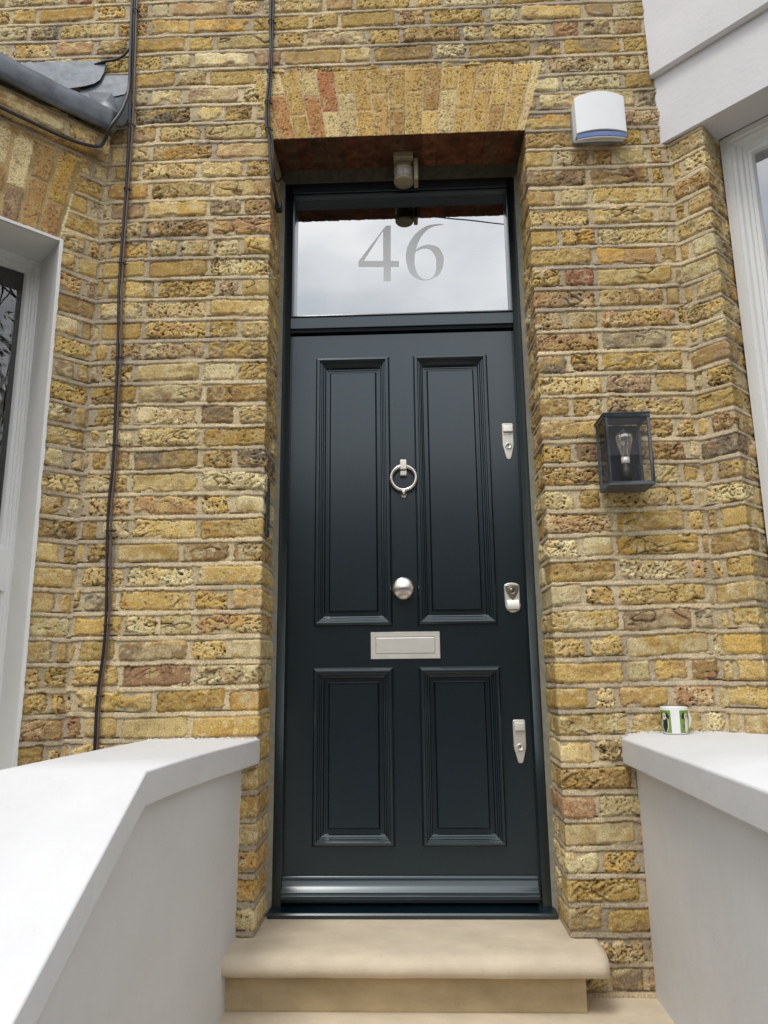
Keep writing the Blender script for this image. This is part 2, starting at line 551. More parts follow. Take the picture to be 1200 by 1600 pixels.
    edge = ((1 - sstep(.0, .004, d)) * .45 * sstep(-.3, .3, vn(u * 30, v * 30, 56)))[..., None]
    col = col * (1 - edge) + np.array(lin((104, 80, 58))) * edge
    mc = np.array(lin((210, 193, 158))) + (np.array(lin((176, 163, 142))) - np.array(lin((210, 193, 158)))) * sstep(-.4, .5, fbm(u * 3.1, v * 4.3, 57, 3))[..., None]
    mc = mc * (1 + .22 * sand + .12 * vn(u * 25, v * 60, 58) + .14 * vn(u * 6, v * 13, 46))[..., None]
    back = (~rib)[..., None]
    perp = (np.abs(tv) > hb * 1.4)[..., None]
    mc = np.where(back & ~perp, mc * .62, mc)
    groove_shade = (rib & (t + .14 * vn(u * 34, v * 8, 45) > .86))[..., None]
    mc = np.where(groove_shade, mc * .5, mc)  # shadow line beneath each brick, painted into the mortar colour
    col = np.where(isB[..., None], col, mc)
    # wear over the whole elevation
    soot = (.14 * sstep(-.2, .6, fbm(u * 1.3 + 4, v * 1.1, 59, 3)) + .14 * sstep(.1, .6, fbm(u * 6 + 4, v * 9, 47, 3)))[..., None]
    col = col * (1 - soot)
    return h, np.clip(col, 0, 1)


def fan(u, v, uc, z0, zc, w, j, top, ncut, seed, cols, ws, jointc, prec, gauged=True, nv=None, patch=1.):
    """voussoirs fanning about (uc, zc)"""
    if nv is None: nv = v
    sc = (z0 - zc) / (v - zc)
    s_ = (u - uc) * sc
    kf = s_ / w + .5
    k = np.floor(kf).astype(int)
    ds = (.5 - np.abs(kf - k - .5)) * w / np.maximum(sc, .3)
    r = h2(k + 300, k * 0 + seed, seed)
    hz = (v - z0) / (top - z0)
    cut = np.where(k % 2 == 0, ncut, 1 - ncut) + (r - .5) * .05
    seg_ = (hz > cut).astype(int)
    dh = np.abs(hz - cut) * (top - z0)
    de = np.minimum(v - z0 + .004, top - v)
    bid = (k + 500) * 37 + seg_ * 11 + seed * 1009
    r1 = h2(bid, bid * 0 + 1, 71); r2 = h2(bid, bid * 0 + 2, 72)
    jh = j / 2
    d = np.minimum(np.minimum(ds - jh, dh - jh * .9), de)
    d = d + .0012 * fbm(u * 60, nv * 60, 73, 2) * (1 if gauged else 2)
    tooth = fbm(u * 110, nv * 90, 74, 3)
    pn = vn(u * 190 + nv * 60, nv * 170, 75); pit = .8 * sstep(.5, .8, pn) + .8 * sstep(.5, .8, vn(u * 330, nv * 300 + u * 80, 76))
    hB = (r1 - .5) * prec + tooth * .0012 - np.clip(pit, 0, 1) * .0034 - .0025 * (1 - sstep(0, .005, d))
    isB = d > 0
    hM = -.0022 - (0 if gauged else .0028) + .0005 * fbm(u * 160, nv * 160, 77, 2)
    h = np.where(isB, hB, hM)
    c0 = pick(bid, cols, ws, 78)
    col = c0 * (.85 + .3 * r2)[..., None]
    pale = sstep(0, .5, fbm(u * 55, nv * 40, 79, 3))[..., None] * .35 * patch
    col = col * (1 - pale) + np.array(lin((226, 206, 160))) * pale
    rb = sstep(.05, .5, fbm(u * 26, nv * 20, 81, 3))[..., None] * (.24 if gauged else .3) * patch
    col = col * (1 - rb) + np.array(lin((164, 118, 80))) * rb
    dd = np.clip(pit, 0, 1)[..., None] * .75
    col = col * (1 - dd) + np.array(lin((92, 66, 46))) * dd
    mc = np.ones(u.shape + (3,)) * np.array(jointc)
    jm = sstep(-.3, .5, fbm(u * 18, nv * 14, 80, 2))[..., None]
    mc = mc * (.72 + .4 * jm)
    return h, np.clip(np.where(isB[..., None], col, mc), 0, 1)


Lc, Rc, OP, DEP = -1.12, 1.01, .482, .215
bond_top = Bond(-3.7, 2.9, seed=3)
bond_L = Bond(Lc - .1, -OP + DEP, start=([-OP + DEP + .004, -OP - BH], [-OP + DEP + .004, -OP + .11, -OP - BL]), sgn=-1, seed=5, end=Lc)
bond_R = Bond(OP - DEP, Rc + .1, start=([OP - DEP - .004, OP + BH], [OP - DEP - .004, OP - .11, OP + BL]), sgn=1, seed=8, end=Rc)
bond_BL = Bond(-2.4, Lc + .1, start=([Lc + .5, Lc, Lc - .052], [Lc + .5, Lc]), sgn=-1, seed=13)
bond_BR = Bond(Rc, Rc + .6, start=([Rc - .5, Rc, Rc + .135 + .095], [Rc - .5, Rc, Rc + .045, Rc + .135 + .055]), sgn=1, seed=17)
ZC = 1.01                                     # centre of the door arch fan
ATOP = Z0 + 3.62 * GA                         # top of the arch


def arch_mask(u, v):
    return (v >= Z0 - .0001) & (v < ATOP) & (np.abs(u) * (Z0 - ZC) / np.maximum(v - ZC, .1) < OP + .001)


def f_main_top(u, v):
    h, c = relief(u, v, bond_top)
    ha, ca = fan(u, v, 0, Z0, ZC, .0605, .0042, ATOP, .36, 91, AC, AW, lin((206, 186, 152)), .002)
    m_ = arch_mask(u, v)
    h = np.where(m_, ha, h); c = np.where(m_[..., None], ca, c)
    return h, c, m_


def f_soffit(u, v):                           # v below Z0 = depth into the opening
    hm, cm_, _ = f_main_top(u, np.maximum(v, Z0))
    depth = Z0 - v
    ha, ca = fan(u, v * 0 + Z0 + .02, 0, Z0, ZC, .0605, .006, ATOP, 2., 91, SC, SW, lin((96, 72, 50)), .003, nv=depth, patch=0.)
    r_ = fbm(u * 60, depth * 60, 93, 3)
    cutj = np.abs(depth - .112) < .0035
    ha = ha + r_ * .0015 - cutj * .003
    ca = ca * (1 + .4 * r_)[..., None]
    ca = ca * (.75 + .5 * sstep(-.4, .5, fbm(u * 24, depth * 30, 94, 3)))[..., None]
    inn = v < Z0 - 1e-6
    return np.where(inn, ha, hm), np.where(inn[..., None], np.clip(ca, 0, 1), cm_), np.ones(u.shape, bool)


def f_left(u, v):
    h, c = relief(u, v, bond_L)
    hb_, cb = relief(u, v, bond_BL, .006)
    b = u < Lc
    h = np.where(b, hb_, h); c = np.where(b[..., None], cb, c)
    t = Lc - u
    return bay_arch(u, v, t, h, c)


LWZ, LWC = 2.30, .50


def bay_arch(u, v, t, h, c):
    m_ = (t > 0) & (v > LWZ) & (v < 2.655) & (np.abs(t - .45) * (LWZ - LWC) / np.maximum(v - LWC, .1) < .302)
    ha, ca = fan(t, v, .45, LWZ, LWC, .064, .0135, 2.655, .4, 95, PC, PW, lin((186, 164, 120)), .004, False)
    return np.where(m_, ha, h), np.where(m_[..., None], ca, c), m_


def f_right(u, v):
    h, c = relief(u, v, bond_R)
    hb_, cb = relief(u, v, bond_BR, .004)
    b = u > Rc
    return np.where(b, hb_, h), np.where(b[..., None], cb, c), np.zeros(u.shape, bool)


def path_plan(pts, u0):
    """unfolded plan path; returns (total range, function(u) -> x,y,nx,ny)"""
    P = np.array(pts, float); L = np.hypot(*(P[1:] - P[:-1]).T); cu = np.concatenate([[0], np.cumsum(L)]) + u0
    D = (P[1:] - P[:-1]) / L[:, None]; N = np.stack([D[:, 1], -D[:, 0]], 1)

    def f(u):
        i = np.clip(np.searchsorted(cu, u, side='right') - 1, 0, len(L) - 1)
        p = P[i] + D[i] * (u - cu[i])[:, None]
        n = N[i].copy()
        for c_ in range(1, len(L)):
            w = np.clip((.010 - np.abs(u - cu[c_])) / .010, 0, 1)[:, None]
            m_ = w[:, 0] > 0
            av = (N[c_ - 1] + N[c_]); av = av / np.linalg.norm(av)
            n[m_] = (n * (1 - w) + av * w)[m_]
            conv = D[c_ - 1][0] * D[c_][1] - D[c_ - 1][1] * D[c_][0]
            if conv > .01:                    # convex corner: worn, rounded arris
                p[m_] = (p - av * (w ** 2) * .0035)[m_]
        return p, n
    return cu, f


def samp(cu, step):
    out = []
    for a, b in zip(cu[:-1], cu[1:]):
        n = max(1, int(round((b - a) / step)))
        out.append(np.linspace(a, b, n + 1)[(1 if out else 0):])
    return np.concatenate(out)


class Bricks:
    def __init__(s): s.parts = {}

    def put(s, key, V, F, col):
        s.parts.setdefault(key, []).append((V, F, col))

    def grid(s, us, vs, pos, fld, keys, hole=None):
        Ug, Vg = np.meshgrid(us, vs, indexing='ij')
        h, col, m_ = fld(Ug, Vg)
        P, N = pos(Ug, Vg)
        V = (P + N * h[..., None]).reshape(-1, 3)
        nu, nv = Ug.shape
        idx = np.arange(nu * nv).reshape(nu, nv)
        Q = np.stack([idx[:-1, :-1], idx[1:, :-1], idx[1:, 1:], idx[:-1, 1:]], -1)
        ma = m_[:-1, :-1]
        keep = np.ones(ma.shape, bool)
        if hole is not None:
            uc = (Ug[:-1, :-1] + Ug[1:, 1:]) / 2; vc = (Vg[:-1, :-1] + Vg[1:, 1:]) / 2
            keep = ~hole(uc, vc)
        for key, mm in ((keys[0], keep & ~ma), (keys[1], keep & ma)):
            q = Q[mm]
            if len(q) == 0: continue
            used, inv = np.unique(q, return_inverse=True)
            s.put(key, V[used], inv.reshape(-1, 4), col.reshape(-1, 3)[used])

    def build(s, key, name, parent):
        Vs, Fs, Cs, b = [], [], [], 0
        for V, F, c_ in s.parts[key]:
            Vs.append(V); Fs.append(F + b); Cs.append(c_); b += len(V)
        V = np.concatenate(Vs); F = np.concatenate(Fs); c_ = np.concatenate(Cs)
        me = bpy.data.meshes.new(name)
        me.vertices.add(len(V)); me.vertices.foreach_set('co', V.astype(np.float32).ravel())
        me.loops.add(len(F) * 4); me.loops.foreach_set('vertex_index', F.astype(np.int32).ravel())
        me.polygons.add(len(F)); me.polygons.foreach_set('loop_start', np.arange(0, len(F) * 4, 4, dtype=np.int32))
        me.update(calc_edges=True)
        me.polygons.foreach_set('use_smooth', np.ones(len(F), bool))
        a = me.color_attributes.new('tint', 'FLOAT_COLOR', 'POINT')
        a.data.foreach_set('color', np.concatenate([c_, np.ones((len(c_), 1))], 1).astype(np.float32).ravel())
        me.materials.append(M['brick'])
        me.update()
        return link(name, me, parent)


BK = Bricks()
STEP = .0032


def pos_plan(f):
    def g(U, V):
        p, n = f(U[:, 0])
        P = np.zeros(U.shape + (3,)); N = np.zeros_like(P)
        P[..., 0] = p[:, 0][:, None]; P[..., 1] = p[:, 1][:, None]; P[..., 2] = V
        N[..., 0] = n[:, 0][:, None]; N[..., 1] = n[:, 1][:, None]
        return P, N
    return g


TL = .147
# left bay return, main wall, door jamb
cu, f = path_plan([(Lc - TL * S2, -TL * S2), (Lc, 0), (-OP, 0), (-OP, DEP)], Lc - TL)
BK.grid(samp(cu, STEP), samp([-.35, Z0], STEP), pos_plan(f), f_left, ('wall', 'bay_arch'))
# left bay above its window, out to the left
cu, f = path_plan([(Lc - .95 * S2, -.95 * S2), (Lc - TL * S2, -TL * S2)], Lc - .95)
BK.grid(samp(cu, .004), samp([LWZ, Z0 + .12], .004), pos_plan(f), f_left, ('wall', 'bay_arch'))
cu, f = path_plan([(Lc - TL * S2, -TL * S2), (Lc, 0)], Lc - TL)
BK.grid(samp(cu, STEP), samp([Z0, Z0 + .12], STEP), pos_plan(f), f_left, ('wall', 'bay_arch'))
# right: jamb, main wall, bay return and its window reveal
cu, f = path_plan([(OP, DEP), (OP, 0), (Rc, 0), (Rc + .135 * S2, -.135 * S2), (Rc + .135 * S2 + .15 * S2, -.135 * S2 + .15 * S2)], OP - DEP)
# unfolded u runs on past the corner so that it equals x on the main wall
BK.grid(samp(cu, STEP), samp([-.35, Z0], STEP), pos_plan(f), f_right, ('wall', 'wall'))


def hole_top(u, v): return (np.abs(u) < OP) & (v < Z0 + .20)


cu, f = path_plan([(-2.3, 0), (-OP, 0), (OP, 0), (1.25, 0)], -2.3)
BK.grid(samp(cu, STEP), samp([Z0, Z0 + .20, 4.05], STEP), pos_plan(f), f_main_top, ('wall', 'door_arch'), hole_top)


cu, f = path_plan([(-3.4, 0), (2.7, 0)], -3.4)
BK.grid(samp(cu, .008), samp([4.05, 6.0], .008), pos_plan(f), f_main_top, ('wall', 'door_arch'))
cu, f = path_plan([(-3.4, 0), (-2.3, 0)], -3.4)
BK.grid(samp(cu, .008), samp([2.8, 4.05], .008), pos_plan(f), f_main_top, ('wall', 'door_arch'))


def pos_soffit(U, V):
    P = np.zeros(U.shape + (3,)); N = np.zeros_like(P)
    P[..., 0] = U
    P[..., 1] = np.where(V < Z0, Z0 - V, 0); P[..., 2] = np.maximum(V, Z0)
    w = np.clip((.008 - np.abs(V - Z0)) / .008, 0, 1)
    ny = np.where(V >= Z0, -1, 0) * (1 - w) - w * .707; nz = np.where(V < Z0, -1, 0) * (1 - w) - w * .707
    N[..., 1] = ny; N[..., 2] = nz
    return P, N


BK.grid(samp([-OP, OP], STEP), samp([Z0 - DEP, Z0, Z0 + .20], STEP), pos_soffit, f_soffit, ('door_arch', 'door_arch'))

house = thing('brick_house', 'yellow stock brick terraced house front with dark front door and canted white bay windows', 'house')
BK.build('wall', 'wall', house)
BK.build('door_arch', 'arch', house)['label'] = 'flat brick arch of upright bricks over the front door'
BK.build('bay_arch', 'arch', house)['label'] = 'brick arch over the left bay window'

# masonry mass behind the faces (keeps light out of the rooms and closes the wall from the side)
mb = MB()
for x0, x1, y0, z0, z1 in ((Lc - .0, -OP - .02, .03, -.8, 2.8), (-3.4, -OP - .02, .03, 2.8, 6.), (OP + .02, Rc + .03, .03, -.8, 2.75), (OP + .02, 2.7, .03, 2.75, 6.), (-OP - .02, OP + .02, .03, Z0 + .03, 6.)):
    mb.box((x0, y0, z0), (x1, .35, z1))
mb.build('backing', M['farbrick'], house)


# ------------------------------------------------------------------ bay frames
def TLf(t, out, z): return (Lc - t * S2 + out * S2, -t * S2 - out * S2, z)
def TRf(t, out, z): return (Rc + t * S2 - out * S2, -t * S2 - out * S2, z)


# left bay window
win = MB()
T = TLf
t0, t1, zb, zt = .150, .86, .30, LWZ
win.box((t0 - .01, -.26, zb), (t0 + .0, -.191, zt), T=T)
prof = [(0, -.190), (.006, -.190), (.008, -.198), (.016, -.198), (.018, -.206), (.025, -.206), (.026, -.222)]
win.frame(t0, t1, zb, zt, prof, lambda t, o, z: T(t, o, z))
w = win.build('window', M['gloss'], house, label='white sash window of the left bay with dark blind')
b = MB()
# painted reveal lining with a proud, brush-cut white edge
b.box((t0 - .002, -.19, zb), (t0, -.002, zt), T=T)
b.box((t0 - .002, -.19, zt), (t1, -.002, zt + .002), T=T)
b.build('reveal', M['lining'], w)
b = MB()
pts_in, pts_out = [], []
zz = np.linspace(zb, zt, 150)
def rag(z, s):
    a_ = np.array([z * 14.]); b2 = np.array([s * 3.7])
    return float(.0022 * fbm(a_, b2, 61, 3)[0] + .0016 * vn(a_ * 6, b2, 62)[0])

vs, fs = [], []
for i, z in enumerate(zz):
    vs += [T(t0 + .001, -.004, z), T(t0 + .001, .005, z), T(t0 - .011 - rag(z, 1), .005, z), T(t0 - .012 - rag(z, 1), -.006, z)]
    if i: a = (i - 1) * 4; fs += [(a, a + 4, a + 5, a + 1), (a + 1, a + 5, a + 6, a + 2), (a + 2, a + 6, a + 7, a + 3)]
b.add(vs, fs)
vs, fs = [], []
for i, t in enumerate(np.linspace(t0 - .012, t1, 60)):
    vs += [T(t, -.004, zt), T(t, .005, zt), T(t, .005, zt + .010 + rag(t, 3) * .6), T(t, -.006, zt + .011 + rag(t, 3) * .6)]
    if i: a = (i - 1) * 4; fs += [(a, a + 4, a + 5, a + 1), (a + 1, a + 5, a + 6, a + 2), (a + 2, a + 6, a + 7, a + 3)]
b.add(vs, fs)
b.build('edge_bead', M['gloss'], w, recalc=False)
b = MB()
b.frame(t0 + .024, t1 - .024, 1.20, zt - .024, [(0, -.222), (0, -.215), (.014, -.215), (.020, -.228), (.020, -.236)], lambda t, o, z: T(t, o, z))
# horn of the upper sash
horn = [(0, 1.20), (.04, 1.20), (.04, 1.165), (.038, 1.13), (.030, 1.115), (.034, 1.09), (.020, 1.06), (.006, 1.05), (0, 1.055)]
b.prism([(t0 + .015 + p, q) for p, q in horn], -.222, -.200, lambda p, q, d: T(p, d, q))
b.box((t0 + .03, -.236, 1.155), (t1 - .03, -.214, 1.20), T=T)
b.build('sash', M['gloss'], w)
b = MB()
b.box((t0 + .04, -.262, .36), (t0 + .088, -.240, 1.20), T=T)
b.box((t1 - .09, -.262, .36), (t1 - .03, -.240, 1.20), T=T)
b.box((t0 + .088, -.262, .36), (t1 - .09, -.240, .44), T=T)
b.build('sash', M['gloss'], w)
b = MB()
b.add([T(t0 + .035, -.234, 1.2), T(t1 - .035, -.234, 1.2), T(t1 - .035, -.234, zt - .035), T(t0 + .035, -.234, zt - .035)], [(0, 1, 2, 3)])
b.add([T(t0 + .08, -.252, .44), T(t1 - .08, -.252, .44), T(t1 - .08, -.252, 1.17), T(t0 + .08, -.252, 1.17)], [(0, 1, 2, 3)])
b.build('pane', M['pane'], w)
b = MB()
z = .45
while z < 2.06:
    b.add([T(t0 + .06, -.275, z), T(t1 - .06, -.275, z), T(t1 - .06, -.315, z + .038), T(t0 + .06, -.315, z + .038)], [(0, 1, 2, 3)])
    z += .05
b.box((t0 + .055, -.30, .45), (t0 + .075, -.29, 2.1), T=T)
b.build('blind', M['blind'], w)
b = MB()
b.box((t0 - .03, -.30, zb - .05), (t1 + .03, .05, zb), T=T)
b.build('sill', M['render'], w, bevel=.004)
b = MB()
b.box((t0 - .0, -1.3, .1), (t1 + .2, -.265, 2.45), T=T)
me = b.build('room', M['dark'], w)
bm = bmesh.new(); bm.from_mesh(me.data)
fr = [f_ for f_ in bm.faces if abs(f_.normal.dot(Vector((S2, -S2, 0))) - 1) < .01]
bmesh.ops.delete(bm, geom=fr, context='FACES'); bm.to_mesh(me.data); bm.free()
b = MB()
b.box((t1 + .002, -.30, -.8), (1.6, .0, 2.3), T=T)
b.box((-.0, -.30, -.8), (.12, -.02, 2.28), T=T)
b.build('backing', M['farbrick'], house)

# lead roof of the left bay
roof = MB()
prf = [(-.02, 2.905), (.062, 2.872), (.080, 2.868), (.091, 2.855), (.092, 2.835), (.088, 2.795), (.080, 2.778), (.068, 2.775), (.060, 2.785), (.058, 2.83), (-.02, 2.85)]
N_ = 46
vs, fs = [], []
ts = np.linspace(.012, 1.1, N_)
for i, t in enumerate(ts):
    wv = .0018 * math.sin(t * 19) + .0012 * math.sin(t * 47 + 1)
    for k, (o_, z_) in enumerate(prf):
        vs.append(T(t, o_ + wv * (k in (2, 3, 4, 5, 6)), z_ + wv * .6 + .012 * (t > 2)))
n = len(prf)
fs = [(i * n + k, i * n + (k + 1) % n, (i + 1) * n + (k + 1) % n, (i + 1) * n + k) for i in range(N_ - 1) for k in range(n)]
roof.add(vs, fs, 0, True)
roof.add(vs, [tuple(range(n)), tuple((N_ - 1) * n + k for k in range(n))])
# slope up to the wall
roof.add([T(0, -.02, 2.905), T(1.1, -.02, 2.905), (Lc - 1.1, .0, 3.13), (Lc - .06, .0, 2.99)], [(0, 1, 2, 3)])
rf = roof.build('bay_roof', M['lead'], house, recalc=True, label='grey lead sheet roof edge of the left bay')


def sheet(pts, name, y0=-.006, th=.003, curl=0.):
    m_ = MB()
    n = len(pts)
    vs = [(x, y0 - curl * c_, z) for x, z, c_ in pts] + [(x, y0 + th - curl * c_, z) for x, z, c_ in pts]
    m_.add(vs, [tuple(range(n)), tuple(range(n, 2 * n))[::-1]] + [(i, n + i, n + (i + 1) % n, (i + 1) % n) for i in range(n)])
    return m_.build(name, M['lead'], rf, bevel=.001, segs=1)


sheet([(-1.62, 3.165, 0), (-1.155, 3.156, 0), (-1.158, 3.10, .2), (-1.170, 3.062, .5), (-1.19, 3.042, .8), (-1.225, 3.03, 1), (-1.62, 2.98, 1)], 'flashing', -.008, .003, .012)
sheet([(-1.25, 3.095, 0), (-1.050, 3.088, 0), (-1.055, 3.03, .3), (-1.068, 2.995, .7), (-1.10, 2.985, 1), (-1.25, 2.96, 1)], 'flashing', -.003, .002, .010)
m_ = MB()                                    # dressed lead corner that laps from the wall over the roof end
m_.add([(-1.05, -.006, 3.0), (-1.04, -.010, 2.90), (-1.055, -.030, 2.835), (-1.085, -.060, 2.815), (-1.125, -.092, 2.86), (-1.16, -.07, 2.90), (-1.21, -.02, 3.0), (-1.12, -.006, 3.01)],
       [(0, 1, 2, 7), (7, 2, 3, 4), (7, 4, 5, 6)], 0, True)
o = m_.build('flashing', M['lead'], rf)
o.modifiers.new('s', 'SOLIDIFY').thickness = .004
# projecting brick course under the lead, same stock brick
def pos_corbel(U, V):
    t = Lc - U; o_ = np.where(V < 0, .046 + V, .046); z_ = np.where(V < 0, 2.700, 2.700 + V)
    P = np.stack([Lc - t * S2 + o_ * S2, -t * S2 - o_ * S2, z_], -1)
    N = np.zeros_like(P); fr = V >= 0
    N[..., 0] = np.where(fr, S2, 0); N[..., 1] = np.where(fr, -S2, 0); N[..., 2] = np.where(fr, 0, -1)
    return P, N


def f_corbel(U, V):
    h_, c_ = relief(U, Z0 - 2 * GA + .004 + np.abs(V) * (V >= 0) + (V < 0) * .02 * (1 + 0 * V) + np.where(V < 0, -V * .3, 0), bond_BL)
    return h_ * 1.2, c_, np.zeros(U.shape, bool)


KB = Bricks()
KB.grid(samp([Lc - .95, Lc - .012], .004), samp([-.046, 0, .085], .004), pos_corbel, f_corbel, ('k', 'k'))
KB.build('k', 'corbel', house)['label'] = 'projecting brick course under the lead roof of the left bay'

# right bay: rendered frieze and cornice
fz = MB()
T = TRf
def RC(o_): return o_ * math.tan(PI / 8)      # mitre with the wall


def cor(profile, name, m__, tA=None):
    q = MB()
    n = len(profile); vs = []
    for (o_, z_) in profile: vs.append(T(-.045 if o_ < .02 else -.045 + o_ * .6, o_, z_))
    for (o_, z_) in profile: vs.append(T(1.3, o_, z_))
    q.add(vs, [(k, (k + 1) % n, n + (k + 1) % n, n + k) for k in range(n)] + [tuple(range(n)), tuple(range(n, 2 * n))])
    return q.build(name, m__, house, bevel=.003)


fr_ = cor([(-.13, 2.698), (.012, 2.698), (.012, 3.004), (-.13, 3.004)], 'frieze', M['cornice'])
fr_['label'] = 'pale rendered lintel band over the right bay window'
cr_ = cor([(-.10, 3.006), (.028, 2.982), (.040, 2.985), (.040, 3.165), (.026, 3.235), (.024, 6.0), (-.10, 6.0)], 'cornice', M['cornice'])
cr_['label'] = 'pale rendered cornice of the right bay'

# right bay window
win = MB()
t0, t1, zb, zt = .152, 1.05, .30, 2.694
prof = [(0, -.130), (.020, -.130), (.024, -.138), (.034, -.138), (.040, -.150), (.052, -.150), (.056, -.160), (.066, -.160), (.070, -.172)]
win.box((t0 - .012, -.26, zb), (t0 + .0, -.132, zt), T=T)
win.frame(t0, t1, zb, zt, prof, lambda t, o, z: T(t, o, z))
w = win.build('window', M['gloss'], house, label='white sash window of the right bay reflecting the sky')
b = MB()
b.frame(t0 + .068, t1 - .068, 1.62, zt - .068, [(-.001, -.172), (0, -.166), (.012, -.166), (.018, -.178), (.018, -.185)], lambda t, o, z: T(t, o, z))
b.build('sash', M['gloss'], w)
b = MB()
b.box((t0 + .06, -.215, .36), (t0 + .125, -.19, 1.66), T=T)
b.box((t0 + .125, -.215, 1.60), (t1 - .06, -.19, 1.66), T=T)
b.build('sash', M['gloss'], w)
b = MB()
b.add([T(t0 + .075, -.182, 1.62), T(t1 - .08, -.182, 1.62), T(t1 - .08, -.182, zt - .07), T(t0 + .075, -.182, zt - .07)], [(0, 1, 2, 3)])
b.add([T(t0 + .12, -.203, .4), T(t1 - .12, -.203, .4), T(t1 - .12, -.203, 1.62), T(t0 + .12, -.203, 1.62)], [(0, 1, 2, 3)])
b.build('pane', M['pane_r'], w)
b = MB()
b.box((t0 + .07, -.9, .3), (t1, -.22, zt), T=T)
me = b.build('room', M['pale'], w)
bm = bmesh.new(); bm.from_mesh(me.data)
bmesh.ops.delete(bm, geom=[f_ for f_ in bm.faces if f_.normal.dot(Vector((-S2, -S2, 0))) > .98], context='FACES'); bm.to_mesh(me.data); bm.free()
b = MB()
b.box((t0 - .05, -.30, zb - .05), (t1, .03, zb), T=T)
b.build('sill', M['render'], w, bevel=.004)
b = MB()
b.box((.0, -.34, -.8), (.11, -.02, 2.69), T=T)
b.box((.0, -.34, -.8), (1.6, -.02, .24), T=T)
b.build('backing', M['farbrick'], house)

# ------------------------------------------------------------------ door frame
FY = .215                                     # front of the frame
LY = .245                                     # face of the leaf
frm = MB()
# jambs and head
for sx in (-1, 1):
    xo, xi = sx * .468, sx * .441
    frm.prism([(xo, FY), (xi - sx * .004, FY), (xi, FY + .002), (xi, FY + .010), (xi - sx * .004, FY + .014), (xi - sx * .004, .30), (xo, .30)], -.006, 2.735, lambda p, q, d: (p, q, d))
frm.box((-.437, FY, 2.690), (.437, .30, 2.735))
frm.box((-.437, FY + .001, 2.092), (.437, .30, 2.1395))
frm.prism([(FY - .006, 2.1395), (FY + .004, 2.146), (.26, 2.146), (.26, 2.1395)], -.437, .437, lambda p, q, d: (d, p, q))
frm.prism([(FY + .010, 2.091), (FY + .014, 2.080), (.30, 2.080), (.30, 2.091)], -.437, .437, lambda p, q, d: (d, p, q))
fo = frm.build('door_frame', M['door'], house, bevel=.0015)
b = MB()                                      # glazing beads
b.frame(-.437, .443, 2.143, 2.690, [(0, FY + .012), (.003, FY + .008), (.009, FY + .010), (.011, FY + .030), (.011, FY + .060)], lambda x, h, z: (min(x, .441), h, z))
b.build('glazing_bead', M['door'], fo)
b = MB()
b.add([(-.436, LY + .027, 2.143), (.440, LY + .027, 2.143), (.440, LY + .027, 2.69), (-.436, LY + .027, 2.69)], [(0, 1, 2, 3)])
b.build('fanlight', M['fan'], fo)
d4 = [(-0.0687, 2.3023), (-0.0398, 2.3014), (-0.039, 2.365), (-0.006, 2.3639), (-0.0057, 2.3895), (-0.0387, 2.3906), (-0.0367, 2.5514), (-0.0563, 2.5521), (-0.1698, 2.3928), (-0.1699, 2.3693), (-0.0681, 2.3659)]
h4 = [(-0.0683, 2.5298), (-0.1495, 2.3943), (-0.0697, 2.3916)]
d6 = [(0.0228, 2.3992), (0.0283, 2.4463), (0.0485, 2.4888), (0.0765, 2.5225), (0.1122, 2.5453), (0.1476, 2.5519), (0.1769, 2.5508), (0.1768, 2.5482), (0.1435, 2.5441), (0.1158, 2.5299), (0.0918, 2.5046), (0.0756, 2.4749), (0.0623, 2.4357), (0.075, 2.4469), (0.0985, 2.4568), (0.1219, 2.4582), (0.1527, 2.4464), (0.1713, 2.4157), (0.175, 2.3814), (0.1655, 2.3434), (0.1417, 2.3146), (0.099, 2.3003), (0.0607, 2.3129), (0.0343, 2.3434)]
h6 = [(0.0577, 2.3981), (0.0586, 2.3639), (0.0688, 2.3296), (0.0876, 2.3078), (0.1029, 2.3031), (0.1262, 2.3108), (0.1403, 2.3358), (0.145, 2.3696), (0.142, 2.4038), (0.129, 2.43), (0.1099, 2.4422), (0.0905, 2.442), (0.0689, 2.4329), (0.061, 2.4258)]


def catmull(P, sharp=(), n=6):
    out = []; N = len(P)
    for i in range(N):
        p0, p1, p2, p3 = P[i - 1], P[i], P[(i + 1) % N], P[(i + 2) % N]
        if i in sharp: p0 = p1
        if (i + 1) % N in sharp: p3 = p2
        for k in range(n):
            t = k / n
            out.append(tuple(.5 * (2 * p1[j] + (p2[j] - p0[j]) * t + (2 * p0[j] - 5 * p1[j] + 4 * p2[j] - p3[j]) * t * t + (3 * p1[j] - p0[j] - 3 * p2[j] + p3[j]) * t ** 3) for j in (0, 1)))
    return out


def digit(outer, inner, name):
    cu_ = bpy.data.curves.new(name, 'CURVE')
    cu_.dimensions = '2D'; cu_.fill_mode = 'BOTH'; cu_.extrude = .0001
    for P in (outer, inner):
        sp = cu_.splines.new('POLY'); sp.points.add(len(P) - 1); sp.use_cyclic_u = True
        for q, p in zip(sp.points, P): q.co = (p[0], p[1], 0, 1)
    tmp = bpy.data.objects.new(name, cu_)
    C.objects.link(tmp)
    bpy.context.view_layer.update()
    me = bpy.data.meshes.new_from_object(tmp.evaluated_get(bpy.context.evaluated_depsgraph_get()))
    bpy.data.objects.remove(tmp)
    me.transform(Matrix.Translation((0, LY + .0264, .0155)) @ Matrix.Scale(1.009, 4, (1, 0, 0)) @ Matrix.Rotation(PI / 2, 4, 'X'))
    me.materials.clear(); me.materials.append(M['digit'])
    o = link('house_number', me, fo)
    return o


